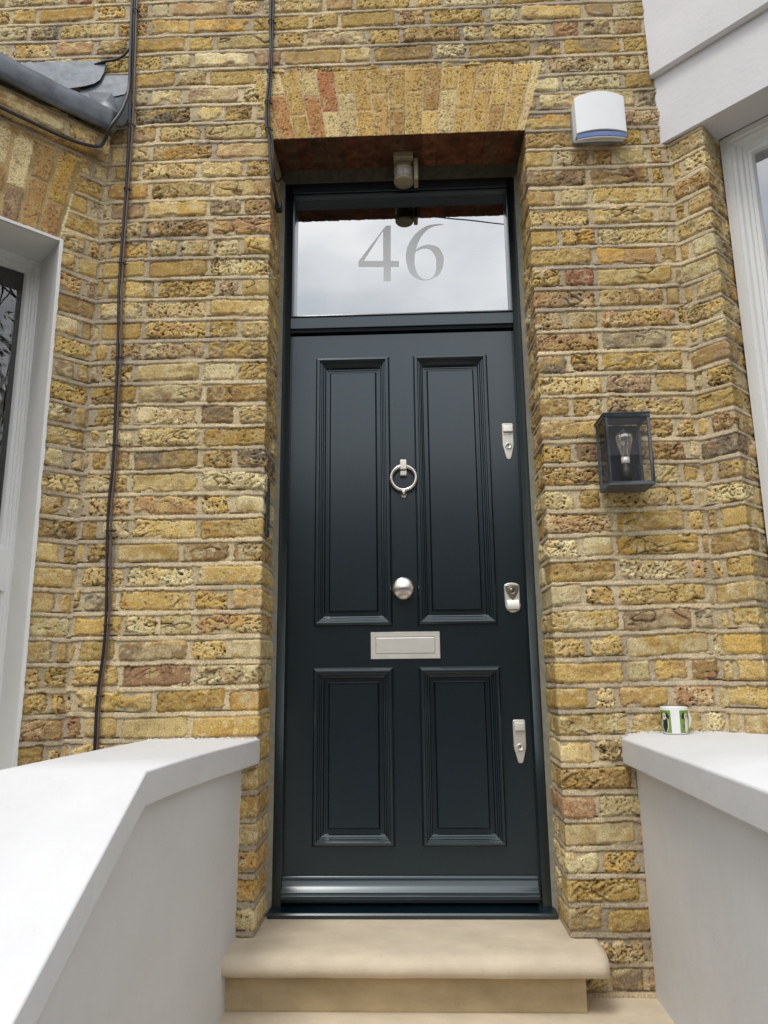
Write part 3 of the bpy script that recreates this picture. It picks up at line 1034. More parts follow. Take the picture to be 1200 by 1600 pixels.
digit(d4, h4, 'four')['label'] = 'grey etched digit 4'
digit(catmull(d6, (6, 7, 12)), catmull(h6), 'six')['label'] = 'grey etched digit 6'
b = MB()                                      # threshold
b.prism([(.17, -.024), (.17, -.014), (.176, -.008), (.200, -.006), (.218, .004), (.30, .006), (.30, -.024)], -.474, .478, lambda p, q, d: (d, p, q))
b.build('threshold', M['door'], fo, bevel=.001)
b = MB()                                      # sealant between frame and brick, a little uneven
for sx in (-1, 1):
    vs, fs = [], []
    for i, z in enumerate(np.linspace(-.02, 2.74, 120)):
        wv = .0025 * math.sin(z * 9 + sx) + .0015 * math.sin(z * 31)
        vs += [(sx * .4675, FY - .0005, z), (sx * (.474 + wv * .4), FY - .010 + wv, z), (sx * (OP + .008), FY - .028 + wv * 2, z)]
        if i: a = (i - 1) * 3; fs += [(a, a + 3, a + 4, a + 1), (a + 1, a + 4, a + 5, a + 2)]
    b.add(vs, fs, 0, True)
b.build('sealant', M['sealant'], fo)
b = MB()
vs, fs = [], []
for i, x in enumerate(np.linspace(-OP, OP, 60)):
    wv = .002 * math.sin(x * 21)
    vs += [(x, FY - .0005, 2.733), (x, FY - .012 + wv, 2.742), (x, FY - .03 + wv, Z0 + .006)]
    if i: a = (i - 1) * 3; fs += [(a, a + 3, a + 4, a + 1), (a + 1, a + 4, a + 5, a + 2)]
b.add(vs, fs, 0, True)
b.build('head_filler', mat('shaded_filler', (.07, .062, .045), .9, noise=.3, nscale=30, bump=.002, bscale=60), fo)  # shade under the arch put into the filler colour, darker than the side sealant
b = MB()                                      # dark hall behind the fanlight
b.box((-.46, .31, -.02), (.46, 1.6, 2.76))
me = b.build('hall', M['dark'], house)
bm = bmesh.new(); bm.from_mesh(me.data)
bmesh.ops.delete(bm, geom=[f_ for f_ in bm.faces if f_.normal.y < -.98], context='FACES'); bm.to_mesh(me.data); bm.free()

# ------------------------------------------------------------------ door leaf
PA, PB, PCc, PD = -.334, -.053, .046, .328
X_ = [-.4385, PA, PB, PCc, PD, .4375]
Z_ = [.006, .184, .7785, .934, 1.970, 2.0715]
lf = MB()
vs = [(x, LY, z) for z in Z_ for x in X_]
holes = {(1, 1), (3, 1), (1, 3), (3, 3)}
fs = [(j * 6 + i, j * 6 + i + 1, (j + 1) * 6 + i + 1, (j + 1) * 6 + i) for j in range(5) for i in range(5) if (i, j) not in holes]
lf.add(vs, fs)
lf.add([(X_[0], LY, Z_[0]), (X_[-1], LY, Z_[0]), (X_[-1], LY, Z_[-1]), (X_[0], LY, Z_[-1]), (X_[0], LY + .05, Z_[0]), (X_[-1], LY + .05, Z_[0]), (X_[-1], LY + .05, Z_[-1]), (X_[0], LY + .05, Z_[-1])],
       [(0, 4, 5, 1), (1, 5, 6, 2), (2, 6, 7, 3), (3, 7, 4, 0), (4, 7, 6, 5)])
door = lf.build('front_door', M['door'], house)
door['label'] = 'dark blue-green four-panel front door'
mprof = [(-.004, .0), (-.003, -.003), (0, -.0125), (.003, -.0160), (.008, -.0170), (.0125, -.0158), (.0150, -.0110), (.0152, -.008),
         (.0190, -.0070), (.0215, -.0015), (.0245, -.0005), (.0275, .0045), (.0278, .0075), (.0315, .0090), (.0345, .0145), (.0348, .0190),
         (.0400, .0190), (.0405, .0230), (.0480, .0230), (.0485, .0228), (.0510, .0140), (.0545, .0100)]
for (xa, xb) in ((PA, PB), (PCc, PD)):
    for (za, zb_) in ((.184, .7785), (.934, 1.970)):
        b = MB()
        b.frame(xa, xb, za, zb_, mprof, lambda x, h, z: (x, LY + h, z))
        b.build('panel_moulding', M['door'], door)
        b = MB()
        w_ = .0545
        b.add([(xa + w_, LY + .010, za + w_), (xb - w_, LY + .010, za + w_), (xb - w_, LY + .010, zb_ - w_), (xa + w_, LY + .010, zb_ - w_)], [(0, 1, 2, 3)])
        b.build('door_panel', M['door'], door)
b = MB()                                      # weatherboard
wp = [(LY, .090), (LY - .008, .089), (LY - .012, .084), (LY - .012, .078), (LY - .014, .074), (LY - .017, .066), (LY - .024, .055), (LY - .034, .047), (LY - .036, .043), (LY - .036, .038), (LY - .041, .035),
      (LY - .043, .029), (LY - .042, .024), (LY - .036, .021), (LY - .033, .012), (LY, .010)]
b.prism(wp, -.437, .428, lambda p, q, d: (d, p, q))
b.build('weatherboard', M['door'], door, bevel=.0008, segs=2)


def outline_plate(mbb, pts, y0, th, mi=0, inset=.0025):
    """bevelled plate from an outline in x,z standing off the leaf at y0 by th"""
    n = len(pts)
    cx = sum(p[0] for p in pts) / n; cz = sum(p[1] for p in pts) / n
    def ins(p):
        dx, dz = p[0] - cx, p[1] - cz; L = math.hypot(dx, dz)
        return (p[0] - dx / L * inset, p[1] - dz / L * inset)
    I = [ins(p) for p in pts]
    vs = [(p[0], y0, p[1]) for p in pts] + [(p[0], y0 - th + inset * .7, p[1]) for p in pts] + [(p[0], y0 - th, p[1]) for p in I]
    fs = [(i, (i + 1) % n, n + (i + 1) % n, n + i) for i in range(n)] + [(n + i, n + (i + 1) % n, 2 * n + (i + 1) % n, 2 * n + i) for i in range(n)] + [tuple(range(2 * n, 3 * n))]
    mbb.add(vs, fs, mi)


# ring knocker
b = MB()
kx, kz = -.001, 1.478
b.box((kx - .0125, LY - .030, 1.510), (kx + .0125, LY, 1.548))
b.box((kx - .0125, LY - .022, 1.488), (kx + .0125, LY, 1.508))
kn = b.build('door_knocker', M['nickel'], door, bevel=.003)
b = MB()
b.tube([(kx + .0465 * math.sin(a), LY - .021, kz + .0465 * math.cos(a)) for a in np.linspace(0, 2 * PI, 49)], .0070, 12, caps=False)
b.lathe([(.0, .016), (.006, .014), (.010, .009), (.012, .002), (.011, -.006), (.012, -.016)], (kx, LY - .016, kz - .055), (0, -1, 0), (1, 0, 0), 20)
b.lathe([(.0, .009), (.011, .008), (.013, .004), (.014, 0)], (kx, LY, kz - .060), (0, -1, 0), (1, 0, 0), 20)
b.build('knocker_ring', M['brushed'], door)
# centre knob
b = MB()
b.lathe([(.0, .064), (.006, .063), (.020, .0585), (.034, .052), (.0395, .047), (.0405, .042), (.0385, .035), (.032, .030), (.018, .026), (.012, .020), (.012, .008), (.022, .006), (.024, 0)],
        (-.009, LY, 1.061), (0, -1, 0), (1, 0, 0), 48)
b.build('door_knob', M['brushed'], door)
# letter plate
b = MB()
fx = lambda x, h, z: (x, LY + h, z)
b.frame(-.130, .1205, .811, .9075, [(0, 0), (0, -.004), (.0015, -.006), (.0175, -.006), (.0182, -.0035), (.0195, -.0035)], fx)
b.add([fx(-.1105, -.0035, .8305), fx(.1010, -.0035, .8305), fx(.1010, -.0035, .888), fx(-.1105, -.0035, .888)], [(0, 1, 2, 3)])
lp = b.build('letter_plate', M['nickel'], door)
b = MB()
b.frame(-.1095, .1000, .8315, .8862, [(0, -.0038), (0, -.0062), (.001, -.0068), (.02, -.0068)], fx)
b.add([fx(-.0896, -.0068, .8515), fx(.08, -.0068, .8515), fx(.08, -.0068, .8662), fx(-.0896, -.0068, .8662)], [(0, 1, 2, 3)])
b.build('letter_flap', M['nickel'], door)


def pointed_lock(cx, z1, z0, wd):
    hgt = z1 - z0; w2 = wd / 2
    P = [(cx - w2 + .004, z1), (cx + w2 - .004, z1), (cx + w2 - .001, z1 - .003), (cx + w2, z1 - .01), (cx + w2, z0 + hgt * .40), (cx + w2 * .93, z0 + hgt * .33), (cx + w2 * .50, z0 + .012), (cx + w2 * .36, z0 + .003), (cx, z0),
         (cx - w2 * .36, z0 + .003), (cx - w2 * .50, z0 + .012), (cx - w2 * .93, z0 + hgt * .33), (cx - w2, z0 + hgt * .40), (cx - w2, z1 - .01), (cx - w2 + .001, z1 - .003)]
    q = MB()
    outline_plate(q, P, LY, .007, inset=.003)
    # finger pull: a shallow scooped hood
    prof_ = [(LY - .0068, z1 - .006), (LY - .014, z1 - .010), (LY - .017, z1 - .034), (LY - .0155, z1 - .037), (LY - .0068, z1 - .030)]
    q.prism(prof_, cx - w2 * .82, cx + w2 * .82, lambda p, q_, d: (d, p, q_))
    q.box((cx - w2 * .78, LY - .0085, z1 - .046), (cx + w2 * .78, LY - .0066, z1 - .041))
    lo = q.build('door_lock', M['nickel'], door, bevel=.0008, segs=1)
    zc_ = z0 + hgt * .37
    q = MB()
    q.lathe([(.0128, .0068), (.0128, .010), (.0115, .0122), (.0085, .0122), (.0080, .0108), (0, .0108)], (cx, LY, zc_), (0, -1, 0), (1, 0, 0), 28)
    q.build('lock_cylinder', M['nickel'], door)
    q = MB()
    q.box((cx - .0012, LY - .0113, zc_ - .006), (cx + .0012, LY - .0109, zc_ + .004))
    q.lathe([(0, .0113), (.0024, .0112)], (cx, LY, zc_ + .003), (0, -1, 0), (1, 0, 0), 10)
    q.build('keyhole', M['keyhole'], door, recalc=False)


pointed_lock(.3985, 1.690, 1.546, .043)
pointed_lock(.390, .597, .450, .044)
# rounded lock with swing cover
b = MB()
cx, z1, z0 = .3860, 1.079, .971
w2 = .0275
P = [(cx - w2, z1 - .012), (cx - w2 * .9, z1 - .006), (cx - w2 * .45, z1 - .001), (cx, z1), (cx + w2 * .45, z1 - .001), (cx + w2 * .9, z1 - .006), (cx + w2, z1 - .012), (cx + w2 * 1.02, z0 + .035)]
P += [(cx + .002 + w2 * math.cos(a), z0 + .028 + .028 * math.sin(a)) for a in np.linspace(0, -PI, 13)]
P += [(cx - w2 * .96, z0 + .035)]
outline_plate(b, P[::-1], LY, .012, inset=.003)
b.prism([(LY - .012, z0 + .006), (LY - .020, z0 + .012), (LY - .021, z0 + .030), (LY - .012, z0 + .046)], cx - .020, cx + .023, lambda p, q_, d: (d, p, q_))
b.build('door_lock', M['nickel'], door, bevel=.0015, segs=2)
b = MB()
SH = [(cx - w2 + .003, z1 - .012), (cx - .010, z1 - .0085), (cx + .010, z1 - .0085), (cx + w2 - .003, z1 - .012), (cx + w2 - .004, z1 - .030), (cx + .013, z1 - .050), (cx + .001, z1 - .062), (cx - .012, z1 - .050), (cx - w2 + .004, z1 - .030)]
outline_plate(b, SH, LY - .0118, .0035, inset=.0018)
b.lathe([(.0150, .015), (.0150, .0175), (.0120, .0175), (.0115, .0160), (.0085, .0160), (.0085, .0180), (0, .0180)], (cx - .001, LY, z1 - .028), (0, -1, 0), (1, 0, 0), 28)
b.build('lock_cylinder', M['nickel_dark'], door)
b = MB()
b.box((cx - .0025, LY - .0186, z1 - .035), (cx - .0002, LY - .0181, z1 - .021))
b.build('keyhole', M['keyhole'], door)

# thin dark metal plate on the left jamb
b = MB()
b.box((-OP - .001, .035, 1.235), (-OP + .005, .085, 1.437))
pl = b.build('metal_plate', M['lantern'], None, bevel=.001)
tag(pl, 'narrow dark metal plate fixed to the left brick jamb beside the door', 'plate')
for zz_ in (1.26, 1.30, 1.335, 1.37, 1.41):
    b = MB()
    b.lathe([(0, .002), (.004, .0015), (.0045, 0)], (-OP + .005, .062, zz_), (1, 0, 0), (0, 1, 0), 8)
    b.build('rivet', M['nickel_dark'], pl)

# ------------------------------------------------------------------ steps
def step(zt_, y_front, y_back, xl, xr, depth_riser, label, back_in=None, endcut=None):
    r = thing('stone_step', label, 'step', (0, y_front, zt_), 'sandstone steps up to the front door')
    th = .062; y = y_front
    prof_ = [(y_back, zt_), (y + .10, zt_), (y + .062, zt_ - .0005), (y + .045, zt_ - .0018), (y + .030, zt_ - .004), (y + .012, zt_ - .012), (y + .003, zt_ - .024), (y, zt_ - .036), (y + .003, zt_ - .048), (y + .012, zt_ - .057), (y + .026, zt_ - th + .0005), (y + .034, zt_ - th), (y_back, zt_ - th)]
    q = MB()
    xs = np.linspace(xl, xr, 60)
    n = len(prof_); vs = []
    for x in xs:
        e = min(1, max(0, (x - (xr - .014)) / .014)) if endcut else 0
        w = .0012 * math.sin(x * 17) + .0008 * math.sin(x * 41 + 1)
        for (py, pz) in prof_:
            ny_ = py + (w if py < y + .06 else 0)
            if endcut: ny_ += e * e * endcut * max(0, 1 - (py - y) / .10)
            vs.append((x, ny_, pz + w * .5 * (pz > zt_ - .03 and py < y + .06)))
    q.add(vs, [(i * n + k, i * n + (k + 1) % n, (i + 1) * n + (k + 1) % n, (i + 1) * n + k) for i in range(59) for k in range(n - 1)], 0, True)
    q.add(vs, [tuple(range(n)), tuple(59 * n + k for k in range(n))])
    if back_in:
        q.box((back_in[0], y_back - .0, zt_ - th), (back_in[1], back_in[2], zt_ - .0))
    q.build('tread', M['stone'], r)
    q = MB()
    q.box((xl + .0, y_front + .055, zt_ - depth_riser), (endcut and .500 or xr, y_back, zt_ - th))
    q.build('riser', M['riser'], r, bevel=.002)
    return r


step(-.026, -.155, .0, -.62, .560, .161, 'top sandstone step with rounded nosing directly under the front door', (-OP - .012, OP + .012, .22), .012)
step(-.187, -.46, .02, -.62, .76, .16, 'second sandstone step reaching across between the two white walls')
step(-.347, -.76, -.40, -.62, .76, .16, 'sandstone step third from the door in the flight')
step(-.507, -1.06, -.70, -.62, .76, .16, 'lowest sandstone step meeting the garden path')

# ------------------------------------------------------------------ white parapet walls with copings
def coping_wall(name, label, inner, outer, wall_in, zflat, yk, slope, yend, th=.078, rise=0.):
    """inner/outer: list of (x,y) plan points of the coping edges from the house outwards (same count)"""
    r = thing(name, label, 'wall', (inner[0][0], inner[0][1], -.75), 'white rendered step walls')

    def zt_(y): return zflat if y >= yk else zflat - (yk - y) * slope

    def strip(inn, out_, ztop, zbot, bname, bv, lean=0., rise=0.):
        q = MB(); vs = []
        for (a, b_) in zip(inn, out_):
            za = ztop(a[1]); zb2 = ztop(b_[1])
            m = (a[0] + (b_[0] - a[0]) * .16, a[1] + (b_[1] - a[1]) * .16)
            vs += [(a[0], a[1], za), (m[0], m[1], za + rise), (b_[0], b_[1], zb2 + rise), (b_[0], b_[1], zbot(b_[1])), (a[0] + lean, a[1], zbot(a[1]))]
        n = len(inn)
        fs = [(i * 5 + k, i * 5 + (k + 1) % 5, (i + 1) * 5 + (k + 1) % 5, (i + 1) * 5 + k) for i in range(n - 1) for k in range(5)]
        fs += [(0, 1, 2, 3, 4), tuple((n - 1) * 5 + k for k in range(5))]
        q.add(vs, fs)
        o_ = q.build(bname, M['render'], r, bevel=bv, segs=3)
        return o_
    strip(inner, outer, zt_, lambda y: zt_(y) - th, 'coping', .006, rise=rise)
    strip(wall_in[0], wall_in[1], lambda y: zt_(y) - th + .002, lambda y: -.76, 'wall_body', .003, wall_in[2])
    return r


def dens(P, n=1): return P


# left: flares outwards, then falls with the steps
inn = [(-.477, .012), (-.508, -.18), (-.538, -.36), (-.560, -.54), (-.577, -.755), (-.600, -1.95)]
out = [(-.846, .012), (-.87, -.18), (-.893, -.36), (-.915, -.54), (-.935, -.755), (-.96, -1.95)]
wi = [(-.534, .012), (-.537, -.18), (-.562, -.36), (-.592, -.54), (-.620, -.755), (-.645, -1.95)]
wo_ = [(-.80, .012), (-.82, -.18), (-.84, -.36), (-.865, -.54), (-.885, -.755), (-.91, -1.95)]
wl = coping_wall('rendered_wall', 'left white rendered wall whose coping kinks and slopes down towards the viewer', inn, out, (wi, wo_, -.012), .560, -.755, .593, -1.95)
inn = [(.678, .012), (.674, -.25), (.667, -.60), (.655, -1.05), (.64, -1.95)]
out = [(1.03, .012), (1.14, -.14), (1.16, -.60), (1.18, -1.05), (1.2, -1.95)]
wi = [(.718, .012), (.716, -.25), (.710, -.60), (.700, -1.05), (.69, -1.95)]
wo_ = [(.98, .012), (1.09, -.14), (1.11, -.60), (1.13, -1.05), (1.15, -1.95)]
wr = coping_wall('rendered_wall', 'right white rendered wall with flat coping that carries the mug', inn, out, (wi, wo_, .014), .554, -1.05, .593, -1.95, rise=.016)


def paint_edge(pts, r0, parent, seed):
    """ragged bead of white paint and mortar where render meets brick"""
    rnd = random.Random(seed); q = MB()
    P = []
    for (a, b_) in zip(pts[:-1], pts[1:]):
        L = (Vector(b_) - Vector(a)).length; n = max(2, int(L / .0045))
        for i in range(n):
            P.append(Vector(a).lerp(Vector(b_), i / n))
    rr = [r0 * rnd.uniform(.15, 1.25) * (1 if rnd.random() > .25 else .2) for _ in P]
    P = [p + Vector((rnd.uniform(-1, 1), rnd.uniform(-.5, .5), rnd.uniform(-1, 1))) * r0 * .45 for p in P]
    q.tube(P, rr, 6)
    q.build('paint_line', M['render'], parent)


paint_edge([(-.846, -.002, .560), (-.60, -.002, .561), (-.48, -.002, .561)], .0042, wl, 1)
paint_edge([(-.531, -.001, .48), (-.545, -.001, .2), (-.556, -.001, -.09)], .0035, wl, 2)
paint_edge([(.68, -.002, .556), (.735, -.002, .571), (1.02, -.002, .571), (1.12, -.10, .571)], .0042, wr, 3)
paint_edge([(.719, -.001, .47), (.725, -.001, .15), (.731, -.001, -.18)], .0035, wr, 4)

# ------------------------------------------------------------------ mug on the right coping
mz = .5705
mc_ = (.832, -.052)
mug = thing('mug', 'white and green mug with black and cream bird pattern on the right coping', 'mug', (mc_[0], mc_[1], mz))
b = MB()
MS, HS = .92, .82
seg = 96
prof_ = [(.0, 0.002), (.034, .0), (.038, .001), (.0415, .006), (.0432, .030), (.044, .060), (.0445, .0975), (.0438, .0992), (.0425, .0985), (.0415, .090), (.040, .012), (.034, .007), (.0, .007)]
fine = []
for (a, c_) in zip(prof_[:-1], prof_[1:]):
    n = max(1, int(abs(c_[1] - a[1]) / .0016))
    fine += [(a[0] + (c_[0] - a[0]) * i / n, a[1] + (c_[1] - a[1]) * i / n) for i in range(n)]
fine.append(prof_[-1])


def mug_col(ang, h, rad, inner):
    if inner or h < .006 or h > .088: return 0
    ha = ((ang + 180) % 360) - 180            # 0 = front
    ha -= -4
    x = None
    for c0 in (-62, 40, 142, -164):
        dx = ((ha - c0 + 180) % 360) - 180
        if abs(dx) < 33: x = dx; break
    if x is None: return 0
    X = x / 33; Y = (h - .006) / .082
    if ((X - .0) / .30) ** 2 + ((Y - .72) / .15) ** 2 < 1:
        if ((X - .02) / .11) ** 2 + ((Y - .74) / .055) ** 2 < 1: return 2
        return 3
    by = (Y - .36) / .34
    if abs(by) < 1:
        wdt = .62 * math.sqrt(1 - by * by)
        cxx = .15 + .25 * (Y - .6)
        if abs(X - cxx) < wdt * .7: return 2 if c0 in (-62, 142) else 3
        if abs(X - cxx) < wdt * .92: return 3 if c0 in (-62, 142) else 2
    if Y > .62 and Y < .9 and abs(X) > .3 and abs(X) < .8 and (Y - .9) * -1.6 > abs(X) - .5: return 2
    return 1


vs = []
for r_, h_ in fine:
    for k in range(seg):
        a = 2 * PI * k / seg
        vs.append((mc_[0] + r_ * MS * math.sin(a), mc_[1] - r_ * MS * math.cos(a), mz + h_ * HS))
top_i = max(range(len(fine)), key=lambda i: fine[i][1])
for i in range(len(fine) - 1):
    for k in range(seg):
        h_ = (fine[i][1] + fine[i + 1][1]) / 2
        mi = mug_col((k + .5) * 360 / seg, h_, fine[i][0], i >= top_i)
        b.add([vs[i * seg + k], vs[i * seg + (k + 1) % seg], vs[(i + 1) * seg + (k + 1) % seg], vs[(i + 1) * seg + k]], [(0, 1, 2, 3)], mi, True)
b.build('body', [M['mug_w'], M['mug_g'], M['mug_k'], M['mug_c']], mug)
b = MB()
ha = math.radians(62)
hx, hy = math.sin(ha), math.cos(ha)          # handle points right and back
pts = []
for a in np.linspace(-1.25, 1.25, 14):
    rr_ = .040 + .024 * math.cos(a) ** .8
    pts.append((mc_[0] + hx * rr_, mc_[1] + hy * rr_ * .9, mz + .041 + .025 * math.sin(a)))
b.tube(pts, .0048, 10)
b.build('handle', M['mug_w'], mug)

# ------------------------------------------------------------------ wall lantern
lan = thing('wall_lantern', 'dark grey metal box lantern with clear panes and a bare bulb on the right wall', 'lantern', (.74, 0, 1.345))
x0, x1, zb, zt, yb, yf = .664, .814, 1.350, 1.592, -.012, -.128
b = MB()
b.box((x0 + .012, yb, zb + .004), (x1 - .012, .012, zt - .004))
b.build('back_plate', mat('lantern_back', (.022, .024, .026), .6, noise=.3), lan, bevel=.002)
b = MB()
r_ = .0055
for x in (x0, x1):
    for y in (yb - .0, yf):
        sx = .011 if x == x0 else -.011
        sy = -.007 if y == yb else .007
        b.box((min(x, x + sx), min(y, y + sy), zb + .012), (max(x, x + sx), max(y, y + sy), zt - .012))
for z_a, z_b in ((zb, zb + .012), (zt - .012, zt)):
    b.box((x0, yf, z_a), (x1, yf + .008, z_b))
    b.box((x0, yf + .008, z_a), (x0 + .008, yb, z_b))
    b.box((x1 - .008, yf + .008, z_a), (x1, yb, z_b))
b.box((x0 - .003, yf - .003, zt), (x1 + .003, yb + .010, zt + .004))
b.box((x0 + .008, yf + .008, zb + .001), (x1 - .008, yb, zb + .005))
b.build('frame', M['lantern'], lan, bevel=.0012)
for nm, P in (('front', [(x0 + .01, yf + .005, zb + .01), (x1 - .01, yf + .005, zb + .01), (x1 - .01, yf + .005, zt - .01), (x0 + .01, yf + .005, zt - .01)]),
              ('l', [(x0 + .003, yf + .006, zb + .01), (x0 + .003, yb, zb + .01), (x0 + .003, yb, zt - .01), (x0 + .003, yf + .006, zt - .01)]),
              ('r', [(x1 - .003, yf + .006, zb + .01), (x1 - .003, yb, zb + .01), (x1 - .003, yb, zt - .01), (x1 - .003, yf + .006, zt - .01)])):
    b = MB(); b.add(P, [(0, 1, 2, 3)]); b.build('pane', M['clear'], lan)
b = MB()
bx, by_ = .741, -.068
b.lathe([(.013, 1.456), (.014, 1.462), (.017, 1.475), (.024, 1.500), (.0285, 1.520), (.0285, 1.530), (.024, 1.540), (.014, 1.547), (.006, 1.552), (.003, 1.558), (0, 1.560)], (bx, by_, 0), (0, 0, 1), (1, 0, 0), 32)
bu = b.build('bulb', M['bulb'], lan)
b = MB()
b.lathe([(0, 1.434), (.0135, 1.434), (.0140, 1.446), (.0135, 1.457), (0, 1.457)], (bx, by_, 0), (0, 0, 1), (1, 0, 0), 24)
b.build('bulb_cap', M['bulbcap'], bu)
b = MB()
b.lathe([(0, 1.354), (.018, 1.354), (.018, 1.400), (.016, 1.434), (0, 1.434)], (bx, by_, 0), (0, 0, 1), (1, 0, 0), 24)
b.build('lamp_holder', M['keyhole'], lan)
b = MB()
for k in range(8):
    a0 = 2 * PI * k / 8
    b.tube([(bx + .004 * math.cos(a0), by_ + .004 * math.sin(a0), 1.47), (bx + .011 * math.cos(a0 + .3), by_ + .011 * math.sin(a0 + .3), 1.52)], .0006, 5)
b.tube([(bx, by_, 1.457), (bx, by_, 1.50)], .003, 8)
b.build('filament', M['filament'], bu)

# ------------------------------------------------------------------ alarm box
al = thing('alarm_box', 'white curved alarm box with blue strobe lens high on the right brick wall', 'alarm box', (.755, 0, 2.68))
b = MB()
ax0, ax1, az0, az1 = .662, .846, 2.704, 2.858
n = 20
front = []
for i in range(n + 1):
    x = ax0 + (ax1 - ax0) * i / n; q = (i / n - .5) * 2
    front.append((x, -.062 - .014 * (1 - q * q)))
vs = []
for x, y in front:
    q = (x - (ax0 + ax1) / 2) / ((ax1 - ax0) / 2)
    vs.append((x, y, az0 + .004 * (1 - q * q)))
for x, y in front:
    q = (x - (ax0 + ax1) / 2) / ((ax1 - ax0) / 2)
    vs.append((x, y + .003, az1 + .001 + .015 * (1 - q * q)))
m1 = n + 1
b.add(vs, [(i, i + 1, m1 + i + 1, m1 + i) for i in range(n)], 0, True)
vs2 = [(x, y, z) for x, y, z in vs] + [(x, -.010, v[2]) for (x, y), v in zip(front, vs[:m1])] + [(x, -.010, v[2]) for (x, y), v in zip(front, vs[m1:])]
b.add(vs2, [(2 * m1 + i, 2 * m1 + i + 1, i + 1, i) for i in range(n)] + [(m1 + i, m1 + i + 1, 3 * m1 + i + 1, 3 * m1 + i) for i in range(n)] + [(0, m1, 3 * m1, 2 * m1), (n, 2 * m1 + n, 3 * m1 + n, m1 + n)])
b.build('cover', M['white_pl'], al, bevel=.0025)
b = MB()
ln = [(x * .985 + .0113, y * .95) for x, y in front]
m1 = len(ln)
vs = [(x, y, az0 - .001) for x, y in ln] + [(x, y + .002, az0 - .018) for x, y in ln] + [(x, .004, az0 + .020) for x, y in ln]
b.add(vs, [(i, i + 1, m1 + i + 1, m1 + i) for i in range(m1 - 1)] + [(m1 + i, m1 + i + 1, 2 * m1 + i + 1, 2 * m1 + i) for i in range(m1 - 1)] + [(0, m1, 2 * m1), (m1 - 1, 3 * m1 - 1, 2 * m1 - 1)], 0, False)
b.build('strobe_lens', M['strobe'], al)
b = MB()
ln = [(x * .95 + .0377, y * .90) for x, y in front]
vs = [(x, y, az0 - .0185) for x, y in ln] + [(x, y + .002, az0 - .0235) for x, y in ln] + [(x, .004, az0 + .014) for x, y in ln]
b.add(vs, [(i, i + 1, m1 + i + 1, m1 + i) for i in range(m1 - 1)] + [(m1 + i, m1 + i + 1, 2 * m1 + i + 1, 2 * m1 + i) for i in range(m1 - 1)] + [(0, m1, 2 * m1), (m1 - 1, 3 * m1 - 1, 2 * m1 - 1)], 0, False)
b.build('base', M['white_pl'], al)
b = MB()
b.box((ax0 - .004, -.014, az0 + .004), (ax1 + .002, .006, az1 - .020))
b.build('back_plate', mat('grey_plastic', (.22, .27, .30), .4, noise=.1), al, bevel=.002)

# ------------------------------------------------------------------ motion sensor under the arch
sn = thing('motion_sensor', 'small cream motion sensor hanging under the arch above the fanlight', 'sensor', (.03, .14, Z0))
b = MB()
b.box((.060, .115, 2.666), (.078, .175, 2.765))
b.build('wall_mount', M['cream_pl'], sn, bevel=.005, segs=3)
b = MB()
b.box((-.019, .095, 2.752), (.059, .190, 2.778))
b.box((-.010, .12, 2.725), (.05, .17, 2.755))
b.build('body', M['cream_pl'], sn, bevel=.004, segs=3)
b = MB()
hc = (.020, .140)
b.lathe([(0, 2.730), (.030, 2.730), (.0385, 2.727), (.040, 2.721), (.040, 2.714), (.0375, 2.712), (.0375, 2.682), (.040, 2.679), (.040, 2.672), (.036, 2.666), (0, 2.664)], hc + (0,), (0, 0, 1), (0, -1, 0), 40)
b.build('head', M['cream_pl'], sn)
b = MB()
for a0, a1 in ((-38, -6), (4, 44)):
    vs = []
    for a in np.linspace(math.radians(a0), math.radians(a1), 8):
        for z in (2.683, 2.711): vs.append((hc[0] + .0384 * math.sin(a), hc[1] - .0384 * math.cos(a), z))
    b.add(vs, [(2 * i, 2 * i + 2, 2 * i + 3, 2 * i + 1) for i in range(7)], 0, True)
b.build('lens', M['lens_pl'], sn)


# ------------------------------------------------------------------ cables
def smooth_path(P, n=8):
    P = [Vector(p) for p in P]; out = []
    for i in range(len(P) - 1):
        p0 = P[max(i - 1, 0)]; p1 = P[i]; p2 = P[i + 1]; p3 = P[min(i + 2, len(P) - 1)]
        for k in range(n):
            t = k / n
            out.append(.5 * ((2 * p1) + (p2 - p0) * t + (2 * p0 - 5 * p1 + 4 * p2 - p3) * t * t + (3 * p1 - p0 - 3 * p2 + p3) * t ** 3))
    out.append(P[-1]); return out


def clips(parent, pts, r):
    for (x, y, z) in pts:
        q = MB()
        q.tube([(x - r, y + .004, z), (x - r, y - r, z), (x - r * .4, y - r * 1.9, z), (x + r * .6, y - r * 1.9, z), (x + r * 1.1, y - r, z), (x + r * 1.1, y + .004, z)], .0024, 6)
        q.lathe([(0, .006), (.004, .005), (.004, 0)], (x + r * 1.5 + .003, y + .002, z), (0, -1, 0), (1, 0, 0), 10)
        q.build('cable_clip', M['cable'], parent)


ca = thing('cable', 'pair of black and brown cables clipped down the left wall beside the bay', 'cable', (-1.03, 0, 4.0))
base = [(-1.066, -.012, 6.0), (-1.056, -.012, 4.02), (-1.050, -.012, 3.44), (-1.042, -.012, 3.15), (-1.036, -.012, 2.87), (-1.033, -.012, 2.59), (-1.034, -.012, 2.30), (-1.032, -.012, 2.137), (-1.020, -.012, 1.872), (-1.016, -.012, 1.70), (-1.011, -.012, 1.50), (-1.016, -.012, 1.34), (-1.011, -.012, 1.183), (-1.000, -.012, .98), (-1.000, -.012, .85), (-1.010, -.012, .70), (-1.008, -.012, .534), (-1.006, -.012, .30)]
b = MB(); b.tube(smooth_path([(x - .004, y, z) for x, y, z in base]), .0050, 8); b.build('black_cable', M['cable'], ca)
b = MB(); b.tube(smooth_path([(x + .006 + .002 * math.sin(z * 7), y + .001, z) for x, y, z in base]), .0042, 8); b.build('brown_cable', M['cable_brown'], ca)
